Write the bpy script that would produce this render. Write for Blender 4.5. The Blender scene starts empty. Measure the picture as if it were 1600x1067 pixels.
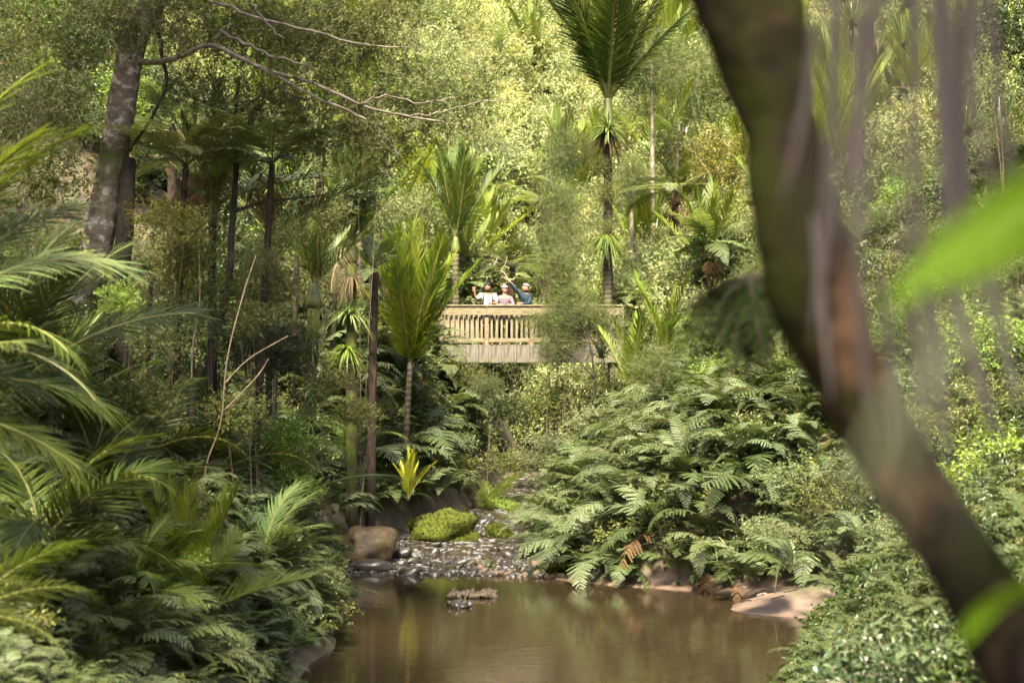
import bpy, math, random
import numpy as np
from mathutils import Vector, Matrix, Euler, noise as mnoise

R = math.radians
rng = np.random.default_rng(7)
random.seed(7)
scene = bpy.context.scene
C = scene.collection

# ------------------------------------------------------------------ camera, sky, sun, exposure
FPX, CAMZ, HOR = 2667.0, 4.0, 580.0          # focal length in photo pixels, camera height, horizon row
cam_d = bpy.data.cameras.new('camera')
cam = bpy.data.objects.new('camera', cam_d); C.objects.link(cam)
cam.location = (0, 0, CAMZ); cam.rotation_euler = (R(90), 0, 0)
cam_d.sensor_width = 36; cam_d.lens = 36 * FPX / 1600
cam_d.shift_y = (HOR - 533.5) / 1600
cam_d.clip_start = 0.05; cam_d.clip_end = 800
cam_d.dof.use_dof = True; cam_d.dof.focus_distance = 40; cam_d.dof.aperture_fstop = 2.0
scene.camera = cam

SUN_EL = R(56); SUN_AZ = math.atan2(-0.12, -0.8)      # from behind the camera, a touch to its left
sdir = Vector((math.sin(SUN_AZ) * math.cos(SUN_EL), math.cos(SUN_AZ) * math.cos(SUN_EL), math.sin(SUN_EL)))
world = bpy.data.worlds.new('World'); scene.world = world; world.use_nodes = True
wn = world.node_tree.nodes; wl_ = world.node_tree.links
sky = wn.new('ShaderNodeTexSky'); sky.sky_type = 'NISHITA'; sky.sun_disc = False
sky.air_density = .75; sky.dust_density = 3.5; sky.ozone_density = .5; sky.sun_elevation = SUN_EL; sky.sun_rotation = SUN_AZ
wl_.new(sky.outputs[0], wn['Background'].inputs[0]); wn['Background'].inputs[1].default_value = 0.085
sl = bpy.data.lights.new('sun', 'SUN'); sl.energy = 5.0; sl.angle = R(10); sl.color = (1.0, 0.90, 0.70)
sun = bpy.data.objects.new('sun', sl); C.objects.link(sun)
sun.rotation_euler = sdir.to_track_quat('Z', 'Y').to_euler(); sun.location = (-20, -20, 40)
scene.view_settings.view_transform = 'Standard'; scene.view_settings.look = 'None'
scene.view_settings.exposure = 2.5; scene.view_settings.gamma = 1.0
scene.view_settings.use_curve_mapping = False
cy = scene.cycles
cy.max_bounces = 4; cy.diffuse_bounces = 2; cy.glossy_bounces = 2; cy.transmission_bounces = 2
cy.use_adaptive_sampling = True; cy.adaptive_threshold = 0.07
cy.transparent_max_bounces = 6; cy.caustics_reflective = False; cy.caustics_refractive = False
cy.use_denoising = True; cy.sample_clamp_indirect = 6

def P(px, py, D):
    return np.array([(px - 800) * D / FPX, D, CAMZ + (HOR - py) * D / FPX])

# ------------------------------------------------------------------ materials
def new_mat(name):
    m = bpy.data.materials.new(name); m.use_nodes = True
    nt = m.node_tree; nt.nodes.clear()
    out = nt.nodes.new('ShaderNodeOutputMaterial')
    return m, nt, nt.nodes, nt.links, out

def ramp(nd, stops):
    r = nd.new('ShaderNodeValToRGB'); e = r.color_ramp.elements
    while len(e) < len(stops): e.new(0.5)
    for i, (p, c) in enumerate(stops):
        e[i].position = p; e[i].color = (*c, 1) if len(c) == 3 else c
    return r

def leaf_mat(name, stops, rough=0.42, trans=0.35, spec=0.5, jitter=0.5, tcol=(1.15, 1.1, 0.55)):
    m, nt, nd, lk, out = new_mat(name)
    g = nd.new('ShaderNodeNewGeometry'); oi = nd.new('ShaderNodeObjectInfo')
    r = ramp(nd, stops)
    lk.new(g.outputs['Random Per Island'], r.inputs[0])
    mr = nd.new('ShaderNodeMapRange'); mr.inputs[3].default_value = 1 - jitter / 2; mr.inputs[4].default_value = 1 + jitter / 2
    lk.new(oi.outputs['Random'], mr.inputs[0])
    nz = nd.new('ShaderNodeTexNoise'); nz.inputs['Scale'].default_value = 0.6; lk.new(g.outputs['Position'], nz.inputs['Vector'])
    mh = nd.new('ShaderNodeMapRange'); mh.inputs[1].default_value = .3; mh.inputs[2].default_value = .7
    mh.inputs[3].default_value = 0.475; mh.inputs[4].default_value = 0.52
    lk.new(nz.outputs[0], mh.inputs[0])
    h = nd.new('ShaderNodeHueSaturation'); lk.new(r.outputs[0], h.inputs['Color']); lk.new(mr.outputs[0], h.inputs['Value']); lk.new(mh.outputs[0], h.inputs['Hue'])
    p = nd.new('ShaderNodeBsdfPrincipled'); lk.new(h.outputs[0], p.inputs['Base Color'])
    p.inputs['Roughness'].default_value = rough; p.inputs['Specular IOR Level'].default_value = spec
    t = nd.new('ShaderNodeBsdfTranslucent')
    mx = nd.new('ShaderNodeMix'); mx.data_type = 'RGBA'; mx.blend_type = 'MULTIPLY'; mx.inputs[0].default_value = 1
    lk.new(h.outputs[0], mx.inputs[6]); mx.inputs[7].default_value = (*tcol, 1)
    lk.new(mx.outputs[2], t.inputs[0])
    ms = nd.new('ShaderNodeMixShader'); ms.inputs[0].default_value = trans
    lk.new(p.outputs[0], ms.inputs[1]); lk.new(t.outputs[0], ms.inputs[2]); lk.new(ms.outputs[0], out.inputs[0])
    return m

def rough_mat(name, stops, scale=6, rough=0.85, bump=0.4, stretch=(1, 1, 1), detail=6, rings=0, coord='Object', moss=None, moss_scale=1.5, moss_lo=.5, moss_hi=.62, spec=.3, ringf=.45):
    m, nt, nd, lk, out = new_mat(name)
    tc = nd.new('ShaderNodeTexCoord'); mp = nd.new('ShaderNodeMapping'); mp.inputs['Scale'].default_value = stretch
    lk.new(tc.outputs[coord], mp.inputs[0])
    n = nd.new('ShaderNodeTexNoise'); n.inputs['Scale'].default_value = scale; n.inputs['Detail'].default_value = detail; n.inputs['Roughness'].default_value = .65
    lk.new(mp.outputs[0], n.inputs['Vector'])
    r = ramp(nd, stops); lk.new(n.outputs[0], r.inputs[0])
    col = r.outputs[0]; hgt = n.outputs[0]
    if rings:
        w = nd.new('ShaderNodeTexWave'); w.bands_direction = 'Z'; w.inputs['Scale'].default_value = rings; w.inputs['Distortion'].default_value = 2; w.inputs['Detail'].default_value = 2
        lk.new(tc.outputs[coord], w.inputs[0])
        rr = ramp(nd, [(0.0, (.35, .33, .3)), (.35, (1, 1, 1))]); lk.new(w.outputs[1], rr.inputs[0])
        mm = nd.new('ShaderNodeMix'); mm.data_type = 'RGBA'; mm.blend_type = 'MULTIPLY'; mm.inputs[0].default_value = ringf
        lk.new(col, mm.inputs[6]); lk.new(rr.outputs[0], mm.inputs[7]); col = mm.outputs[2]
        ad = nd.new('ShaderNodeMath'); ad.operation = 'MULTIPLY_ADD'; lk.new(w.outputs[1], ad.inputs[0]); ad.inputs[1].default_value = ringf * 1.6; lk.new(hgt, ad.inputs[2]); hgt = ad.outputs[0]
    if moss:
        n2 = nd.new('ShaderNodeTexNoise'); n2.inputs['Scale'].default_value = moss_scale; n2.inputs['Detail'].default_value = 5; lk.new(tc.outputs[coord], n2.inputs['Vector'])
        r2 = ramp(nd, [(moss_lo, (0, 0, 0)), (moss_hi, (1, 1, 1))]); lk.new(n2.outputs[0], r2.inputs[0])
        mm = nd.new('ShaderNodeMix'); mm.data_type = 'RGBA'; lk.new(r2.outputs[0], mm.inputs[0]); lk.new(col, mm.inputs[6]); mm.inputs[7].default_value = (*moss, 1); col = mm.outputs[2]
    p = nd.new('ShaderNodeBsdfPrincipled'); lk.new(col, p.inputs['Base Color']); p.inputs['Roughness'].default_value = rough; p.inputs['Specular IOR Level'].default_value = spec
    b = nd.new('ShaderNodeBump'); b.inputs['Strength'].default_value = bump; b.inputs['Distance'].default_value = .03; lk.new(hgt, b.inputs['Height']); lk.new(b.outputs[0], p.inputs['Normal'])
    lk.new(p.outputs[0], out.inputs[0])
    return m

M = {}
M['fern'] = leaf_mat('fern', [(0, (.043, .062, .019)), (1, (.083, .108, .035))], .5, .3, .35)
M['fern_pale'] = leaf_mat('fern_pale', [(0, (.078, .106, .048)), (1, (.125, .152, .07))], .48, .3, .4)
M['fern_light'] = leaf_mat('fern_light', [(0, (.13, .17, .06)), (1, (.18, .22, .085))], .45, .4, .4)
M['fern_dead'] = leaf_mat('fern_dead', [(0, (.08, .042, .02)), (1, (.15, .085, .042))], .8, .3, .2)
M['nikau'] = leaf_mat('nikau', [(0, (.05, .08, .013)), (1, (.098, .138, .02))], .45, .42, .35)
M['nikau_bright'] = leaf_mat('nikau_bright', [(0, (.115, .165, .016)), (1, (.18, .225, .026))], .45, .5, .35)
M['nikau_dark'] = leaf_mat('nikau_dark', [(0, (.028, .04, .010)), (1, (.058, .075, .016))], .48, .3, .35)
M['nikau_pale'] = leaf_mat('nikau_pale', [(0, (.08, .12, .04)), (1, (.125, .165, .055))], .36, .35, .6)
M['nikau_yellow'] = leaf_mat('nikau_yellow', [(0, (.21, .235, .014)), (1, (.31, .31, .02))], .45, .45, .4)
M['nikau_dead'] = leaf_mat('nikau_dead', [(0, (.07, .047, .027)), (1, (.17, .125, .072))], .8, .25, .2)
M['leaf'] = leaf_mat('leaf', [(0, (.046, .062, .012)), (.8, (.095, .115, .02)), (1, (.155, .145, .025))], .46, .35, .4)
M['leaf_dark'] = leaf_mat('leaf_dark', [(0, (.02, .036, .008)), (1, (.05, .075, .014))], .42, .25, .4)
M['leaf_bright'] = leaf_mat('leaf_bright', [(0, (.10, .17, .02)), (1, (.17, .24, .035))], .42, .4, .5)
M['leaf_pale'] = leaf_mat('leaf_pale', [(0, (.075, .105, .038)), (1, (.14, .17, .065))], .48, .3, .4)
M['leaf_cover'] = leaf_mat('leaf_cover', [(0, (.025, .045, .014)), (.75, (.06, .085, .03)), (1, (.13, .15, .07))], .36, .25, .5)
M['leaf_olive'] = leaf_mat('leaf_olive', [(0, (.06, .085, .02)), (.85, (.11, .13, .035)), (1, (.19, .17, .04))], .45, .35, .4)
M['leaf_yellow'] = leaf_mat('leaf_yellow', [(0, (.08, .105, .018)), (.6, (.15, .145, .02)), (1, (.27, .205, .025))], .45, .4, .4)
M['kanuka'] = leaf_mat('kanuka', [(0, (.056, .09, .02)), (1, (.118, .157, .042))], .55, .4, .25)
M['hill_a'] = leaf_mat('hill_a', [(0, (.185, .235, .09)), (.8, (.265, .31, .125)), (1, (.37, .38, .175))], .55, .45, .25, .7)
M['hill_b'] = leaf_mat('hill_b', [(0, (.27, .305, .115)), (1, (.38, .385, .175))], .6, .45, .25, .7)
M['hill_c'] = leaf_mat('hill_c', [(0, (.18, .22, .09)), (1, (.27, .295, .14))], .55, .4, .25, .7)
M['flax'] = leaf_mat('flax', [(0, (.07, .11, .03)), (.8, (.13, .17, .05)), (1, (.3, .25, .12))], .36, .3, .6)
M['grass'] = leaf_mat('grass', [(0, (.10, .16, .025)), (1, (.18, .22, .04))], .5, .4, .3)
M['moss'] = rough_mat('moss', [(.3, (.012, .017, .004)), (.55, (.045, .052, .007)), (.75, (.09, .08, .013))], 9, .95, 1.0, spec=.1)
M['moss_leaf'] = leaf_mat('moss_leaf', [(0, (.018, .027, .004)), (1, (.058, .067, .009))], .8, .3, .1)
M['trunk_nikau'] = rough_mat('trunk_nikau', [(.3, (.03, .024, .015)), (.6, (.085, .068, .045)), (.8, (.15, .13, .10))], 5, .85, .5, (1, 1, .4), rings=2.2, moss=(.06, .075, .015), moss_lo=.52, moss_hi=.66)
M['crownshaft'] = rough_mat('crownshaft', [(.35, (.05, .07, .012)), (.65, (.10, .11, .025)), (.8, (.10, .07, .03))], 2.5, .4, .1, (3, 3, .4), spec=.5)
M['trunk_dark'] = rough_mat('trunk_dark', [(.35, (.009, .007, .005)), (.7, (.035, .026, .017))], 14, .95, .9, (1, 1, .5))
M['trunk_fern'] = rough_mat('trunk_fern', [(.35, (.01, .007, .005)), (.7, (.05, .033, .02))], 18, .95, 1, (1, 1, .35))
M['trunk_moss'] = rough_mat('trunk_moss', [(.35, (.02, .015, .01)), (.7, (.09, .07, .045))], 9, .95, .9, (1, 1, .5), moss=(.09, .11, .015), moss_scale=2.2, moss_lo=.42, moss_hi=.6)
M['bark_mottled'] = rough_mat('bark_mottled', [(.36, (.045, .034, .024)), (.46, (.11, .085, .065)), (.54, (.14, .115, .09)), (.585, (.30, .275, .24)), (.8, (.38, .35, .31))], 5.0, .9, .7, (1, 1, 1.2), detail=8, moss=(.05, .055, .015), moss_scale=1.4, moss_lo=.5, moss_hi=.66)
M['bark_pale'] = rough_mat('bark_pale', [(.35, (.08, .065, .045)), (.6, (.20, .17, .13)), (.8, (.32, .29, .24))], 7, .9, .4, (1, 1, 1))
M['trunk_slim'] = rough_mat('trunk_slim', [(.35, (.02, .015, .011)), (.6, (.06, .046, .034)), (.8, (.16, .14, .115))], 9, .9, .5, (1, 1, .6))
M['bark_brown'] = rough_mat('bark_brown', [(.35, (.06, .045, .03)), (.7, (.2, .15, .10))], 9, .9, .5, (1, 1, .5))
M['rachis'] = rough_mat('rachis', [(.3, (.07, .08, .02)), (.7, (.14, .14, .035))], 8, .5, .1)
M['rachis_fern'] = rough_mat('rachis_fern', [(.3, (.035, .04, .014)), (.7, (.07, .06, .025))], 8, .7, .1, spec=.2)
M['rachis_brown'] = rough_mat('rachis_brown', [(.3, (.10, .065, .035)), (.7, (.24, .17, .09))], 8, .7, .2)

# ------------------------------------------------------------------ mesh helpers
class Buf:
    def __init__(s): s.V, s.T, s.I, s.n = [], [], [], 0
    def add(s, V, T, mi=0):
        V = np.asarray(V, float).reshape(-1, 3); T = np.asarray(T, int).reshape(-1, 3)
        s.V.append(V); s.T.append(T + s.n); s.I.append(np.full(len(T), mi)); s.n += len(V)
        return s
    def mesh(s, name, mats, smooth=False):
        V = np.concatenate(s.V); T = np.concatenate(s.T); I = np.concatenate(s.I)
        me = bpy.data.meshes.new(name)
        me.vertices.add(len(V)); me.vertices.foreach_set('co', V.astype(np.float32).ravel())
        me.loops.add(3 * len(T)); me.loops.foreach_set('vertex_index', T.astype(np.int32).ravel())
        me.polygons.add(len(T)); me.polygons.foreach_set('loop_start', np.arange(0, 3 * len(T), 3, dtype=np.int32))
        me.polygons.foreach_set('material_index', I.astype(np.int32))
        me.polygons.foreach_set('use_smooth', np.full(len(T), smooth))
        for m in (mats if isinstance(mats, (list, tuple)) else [mats]): me.materials.append(M[m] if isinstance(m, str) else m)
        me.update(calc_edges=True)
        return me

def nrm(a): return a / np.maximum(np.linalg.norm(a, axis=-1, keepdims=True), 1e-9)

def tube(buf, pts, rad, sides=8, mi=0, jit=0.0, cap=True, seed=0):
    pts = np.asarray(pts, float); n = len(pts); rad = np.broadcast_to(np.asarray(rad, float), (n,))
    t = nrm(np.gradient(pts, axis=0)); up = np.array([0.0, 0.0, 1.0]) if abs(t[0, 2]) < .9 else np.array([1.0, 0, 0])
    u = nrm(np.cross(t, up)); v = np.cross(t, u)
    a = np.linspace(0, 2 * np.pi, sides, endpoint=False)
    rr = rad[:, None] * np.ones(sides)
    if jit: rr = rr * (1 + jit * np.random.default_rng(seed).normal(size=(n, sides)))
    V = pts[:, None, :] + rr[..., None] * (np.cos(a)[None, :, None] * u[:, None, :] + np.sin(a)[None, :, None] * v[:, None, :])
    i, j = np.meshgrid(np.arange(n - 1), np.arange(sides), indexing='ij'); k = (j + 1) % sides
    A = i * sides + j; B_ = i * sides + k; D = (i + 1) * sides + j; E = (i + 1) * sides + k
    T = np.concatenate([np.stack([A, B_, E], -1).reshape(-1, 3), np.stack([A, E, D], -1).reshape(-1, 3)])
    V = V.reshape(-1, 3)
    if cap:
        V = np.vstack([V, pts[:1], pts[-1:]]); c0, c1 = n * sides, n * sides + 1; j = np.arange(sides); k = (j + 1) % sides; o = (n - 1) * sides
        T = np.concatenate([T, np.stack([np.full(sides, c0), k, j], -1), np.stack([np.full(sides, c1), o + j, o + k], -1)])
    return buf.add(V, T, mi)

def smooth_path(pts, n):
    pts = np.asarray(pts, float); m = len(pts)
    s = np.linspace(0, m - 1, n); out = []
    for x in s:
        i = min(int(x), m - 2); t = x - i
        p0, p1, p2, p3 = pts[max(i - 1, 0)], pts[i], pts[i + 1], pts[min(i + 2, m - 1)]
        out.append(.5 * (2 * p1 + (p2 - p0) * t + (2 * p0 - 5 * p1 + 4 * p2 - p3) * t * t + (3 * p1 - p0 - 3 * p2 + p3) * t ** 3))
    return np.array(out)

def ribbons(buf, P0, D0, S, L, W, bend, k=3, mi=0, prof=None):
    """n tapering blades: from P0 along D0, width along S, bending by vector 'bend' with t squared"""
    n = len(P0); L = np.broadcast_to(L, (n,)); W = np.broadcast_to(W, (n,))
    ts = np.linspace(0, 1, k + 1); V = []
    for i, t in enumerate(ts[:-1]):
        c = P0 + D0 * (L * t)[:, None] + bend * (L * t * t)[:, None]
        w = W * (prof(t) if prof else (.55 + 1.6 * t if t < .28 else 1 - ((t - .28) / .72) ** 1.6)) * .5
        V += [c - S * w[:, None], c + S * w[:, None]]
    V.append(P0 + D0 * L[:, None] + bend * L[:, None])
    V = np.stack(V, 1); m = 2 * k + 1; T = []
    for i in range(k - 1): T += [[2 * i, 2 * i + 1, 2 * i + 3], [2 * i, 2 * i + 3, 2 * i + 2]]
    T.append([2 * k - 2, 2 * k - 1, 2 * k])
    T = (np.array(T)[None] + (np.arange(n) * m)[:, None, None]).reshape(-1, 3)
    return buf.add(V.reshape(-1, 3), T, mi)

def leaves(buf, c, d, L, W, rg, fold=.25, mi=0, flat=.0):
    """leaf-shaped folded lozenges (4 triangles)"""
    n = len(c); L = np.broadcast_to(L, (n,))[:, None]; W = np.broadcast_to(W, (n,))[:, None]
    d = nrm(d); h = rg.normal(size=(n, 3)); h[:, 2] += flat
    s = nrm(np.cross(d, h)); u = np.cross(s, d)
    u = u * np.sign(u[:, 2:3] + 1e-6)
    f = u * fold * W
    V = np.stack([c, c + d * L * .38 + s * W * .5 + f, c + d * L * .38 - s * W * .5 + f, c + d * L * .5 - 0 * f, c + d * L - u * L * .12], 1)
    T = np.array([[0, 1, 3], [1, 4, 3], [0, 3, 2], [3, 4, 2]])
    T = (T[None] + (np.arange(n) * 5)[:, None, None]).reshape(-1, 3)
    return buf.add(V.reshape(-1, 3), T, mi)

def ellip(rg, n, blobs, shell=.5):
    w = np.array([b[6] if len(b) > 6 else b[3] * b[4] * b[5] for b in blobs], float); w /= w.sum()
    k = rg.choice(len(blobs), n, p=w); bl = np.array([b[:6] for b in blobs])[k]
    d = nrm(rg.normal(size=(n, 3))); r = rg.random(n) ** (1 / 3 * (1 - shell) + .12 * shell)
    r = r * (1 + .22 * np.sin(5 * d[:, 0] + 3 * d[:, 2] + k) * np.cos(4 * d[:, 1] + k))
    return bl[:, :3] + d * r[:, None] * bl[:, 3:6], d

def sprays(buf, rg, pos, out, l, m, L, W, up=.25, rnd=.6, outw=.6, droop=.0, mi=0, twig=1, flat=0, tw=.006):
    n = len(pos); d = nrm(out * outw + np.array([0, 0, up]) + rg.normal(size=(n, 3)) * rnd)
    ll = l * (.6 + .8 * rg.random(n)); s = nrm(np.cross(d, rg.normal(size=(n, 3)) + np.array([0, 0, flat])))
    if twig is not None: ribbons(buf, pos, d, s, ll, tw, np.tile([0, 0, -droop], (n, 1)), 2, twig, prof=lambda t: 1)
    t = (np.arange(m) + .6) / m
    c = pos[:, None] + d[:, None] * (ll[:, None] * t)[..., None] + np.array([0, 0, -droop]) * (ll[:, None] * t * t)[..., None]
    sg = np.where(np.arange(m) % 2, 1, -1)[None, :, None]
    dd = d[:, None] * .6 + s[:, None] * sg * .8 + rg.normal(size=(n, m, 3)) * .3 + np.array([0, 0, -droop * .6])
    leaves(buf, c.reshape(-1, 3), dd.reshape(-1, 3), L * (.7 + .6 * rg.random(n * m)), W * (.7 + .6 * rg.random(n * m)), rg, mi=mi, flat=flat)

def link(o, name=None):
    C.objects.link(o); return o
def thing(name, label, cat, loc=(0, 0, 0), group=None, rz=0, sc=1):
    o = bpy.data.objects.new(name, None); C.objects.link(o); o.empty_display_size = .2
    o.location = loc; o.rotation_euler = (0, 0, rz); o.scale = (sc, sc, sc) if np.isscalar(sc) else sc
    o['label'] = label; o['category'] = cat
    if group: o['group'] = group
    return o
def part(name, me, parent, loc=(0, 0, 0), rot=(0, 0, 0), sc=1, label=None):
    o = bpy.data.objects.new(name, me); C.objects.link(o); o.parent = parent
    o.location = loc; o.rotation_euler = rot; o.scale = (sc, sc, sc) if np.isscalar(sc) else sc
    if label: o['label'] = label
    return o
def single(name, me, label, cat, loc=(0, 0, 0), rot=(0, 0, 0), sc=1, group=None):
    o = part(name, me, None, loc, rot, sc); o['label'] = label; o['category'] = cat
    if group: o['group'] = group
    return o
def struct(name, me, loc=(0, 0, 0), kind='structure', label=None):
    o = part(name, me, None, loc); o['kind'] = kind
    if label: o['label'] = label
    return o

# ------------------------------------------------------------------ terrain
TY = [-40, 5, 12, 16, 18, 22, 25.4, 28, 29.5, 31, 32.4, 33.6, 36, 38, 40, 42, 46, 52, 60, 300]
TXL = [-2.5, -2.5, -2.9, -3.0, -2.95, -2.8, -2.65, -2.75, -2.9, -3.1, -3.3, -3.5, -3.1, -2.9, -2.0, -1.3, -.7, 0, 1, 1]
TXR = [1.6, 1.6, 1.7, 2.3, 2.9, 3.8, 4.6, 5.25, 5.0, 3.3, 1.1, .45, .5, .6, .7, .8, .9, 1.5, 2, 2]
def wlev(y): return .06 * np.clip(np.asarray(y, float) - 33.8, 0, 40)
def soft(x, k): return np.log1p(np.exp(np.clip(x / k, -40, 40))) * k
def Hn(x, y):
    x = np.asarray(x, float); y = np.asarray(y, float)
    wob = .06 * np.sin(y * 1.1) + .05 * np.sin(y * 2.3 + 1)
    xl = np.interp(y, TY, TXL) + wob; xr = np.interp(y, TY, TXR) + wob * .6
    w = wlev(y); u = np.clip((x - xl) / np.maximum(xr - xl, .1), 0, 1)
    dep = np.interp(y, [0, 31, 33.8, 35, 300], [.7, .6, .12, .07, .07])
    bed = w - dep * (4 * u * (1 - u)) ** .6
    dl = np.maximum(xl - x, 0); dr = np.maximum(x - xr, 0)
    left = 3.0 * (1 - np.exp(-.45 * dl)) + .2 * dl + .4 * soft(dl - 8, 1.2) - .4 * soft(-8, 1.2)
    left = left * (1 + .75 * np.interp(y, [36, 42, 55, 62], [0, 1, 1, 0]))
    sh = np.interp(y, [20, 26, 28, 33.5, 36, 60], [.15, .3, .6, .8, .4, .2])
    dp = np.maximum(dr - sh, 0)
    right = .14 * np.minimum(dr, sh) + 3.0 * (1 - np.exp(-.42 * dp)) + .16 * dp + .42 * soft(dp - 6, 1.2) - .42 * soft(-6, 1.2)
    right = right * (1 + .25 * np.interp(y, [38, 44, 55, 62], [0, 1, 1, 0]))
    z = bed * ((dl == 0) & (dr == 0)) + (w + left) * (dl > 0) + (w + right) * (dr > 0)
    z = np.where((dl == 0) & (dr == 0), bed, z)
    z = z + .62 * soft(y - 60, 3)
    z = z + .5 * np.exp(-(((x - 4.3) / 1.15) ** 2 + ((y - 28.8) / 1.3) ** 2) ** 1.5) * (y < 33)
    nb = 2.4 - .2 * np.maximum(y - 4, 0)
    z = np.where(y < 17, np.maximum(z, nb), z)
    n = .10 * np.sin(x * 1.7 + y * .6) * np.sin(y * 1.3 - x * .4) + .05 * np.sin(x * 4.1 + 1) * np.sin(y * 3.7)
    return z + n * np.clip((dl + dr) * .6, 0, 1) + .02 * np.sin(x * 9) * np.sin(y * 8 + x * 3)
def H(x, y): return float(Hn(x, y))

def build_ground():
    xs = np.unique(np.concatenate([np.linspace(-160, -20, 25), np.linspace(-20, -6, 40), np.linspace(-6, 8, 150), np.linspace(8, 22, 40), np.linspace(22, 160, 25)]))
    ys = np.unique(np.concatenate([np.linspace(-60, 8, 30), np.linspace(8, 18, 40), np.linspace(18, 46, 220), np.linspace(46, 70, 50), np.linspace(70, 240, 50)]))
    X, Y = np.meshgrid(xs, ys); Z = Hn(X, Y); n, m = X.shape
    b = Buf(); i, j = np.meshgrid(np.arange(n - 1), np.arange(m - 1), indexing='ij'); a = i * m + j
    T = np.concatenate([np.stack([a, a + 1, a + m + 1], -1).reshape(-1, 3), np.stack([a, a + m + 1, a + m], -1).reshape(-1, 3)])
    b.add(np.stack([X, Y, Z], -1), T)
    mt, nt, nd, lk, out = new_mat('ground')
    g = nd.new('ShaderNodeNewGeometry'); sp = nd.new('ShaderNodeSeparateXYZ'); lk.new(g.outputs['Position'], sp.inputs[0])
    n1 = nd.new('ShaderNodeTexNoise'); n1.inputs['Scale'].default_value = 3.5; n1.inputs['Detail'].default_value = 9; lk.new(g.outputs['Position'], n1.inputs['Vector'])
    soil = ramp(nd, [(.3, (.02, .016, .009)), (.5, (.06, .042, .022)), (.62, (.055, .06, .02)), (.75, (.14, .09, .05))]); lk.new(n1.outputs[0], soil.inputs[0])
    n2 = nd.new('ShaderNodeTexNoise'); n2.inputs['Scale'].default_value = 1.3; n2.inputs['Detail'].default_value = 10; n2.inputs['Roughness'].default_value = .7; lk.new(g.outputs['Position'], n2.inputs['Vector'])
    sand = ramp(nd, [(.3, (.055, .038, .028)), (.5, (.098, .068, .05)), (.72, (.16, .115, .088))]); lk.new(n2.outputs[0], sand.inputs[0])
    ad = nd.new('ShaderNodeMath'); ad.operation = 'MULTIPLY_ADD'; lk.new(n2.outputs[0], ad.inputs[0]); ad.inputs[1].default_value = -.25; lk.new(sp.outputs[2], ad.inputs[2])
    mr = nd.new('ShaderNodeMapRange'); mr.inputs[1].default_value = .06; mr.inputs[2].default_value = .2; lk.new(ad.outputs[0], mr.inputs[0])
    mx = nd.new('ShaderNodeMix'); mx.data_type = 'RGBA'; lk.new(mr.outputs[0], mx.inputs[0]); lk.new(sand.outputs[0], mx.inputs[6]); lk.new(soil.outputs[0], mx.inputs[7])
    p = nd.new('ShaderNodeBsdfPrincipled'); lk.new(mx.outputs[2], p.inputs['Base Color'])
    wet = nd.new('ShaderNodeMapRange'); wet.inputs[1].default_value = .02; wet.inputs[2].default_value = .2; wet.inputs[3].default_value = .35; wet.inputs[4].default_value = .9; lk.new(sp.outputs[2], wet.inputs[0]); lk.new(wet.outputs[0], p.inputs['Roughness'])
    bp = nd.new('ShaderNodeBump'); bp.inputs['Strength'].default_value = .5; bp.inputs['Distance'].default_value = .05; lk.new(n1.outputs[0], bp.inputs['Height']); lk.new(bp.outputs[0], p.inputs['Normal'])
    lk.new(p.outputs[0], out.inputs[0])
    struct('ground', b.mesh('ground', mt, True))
build_ground()

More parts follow.
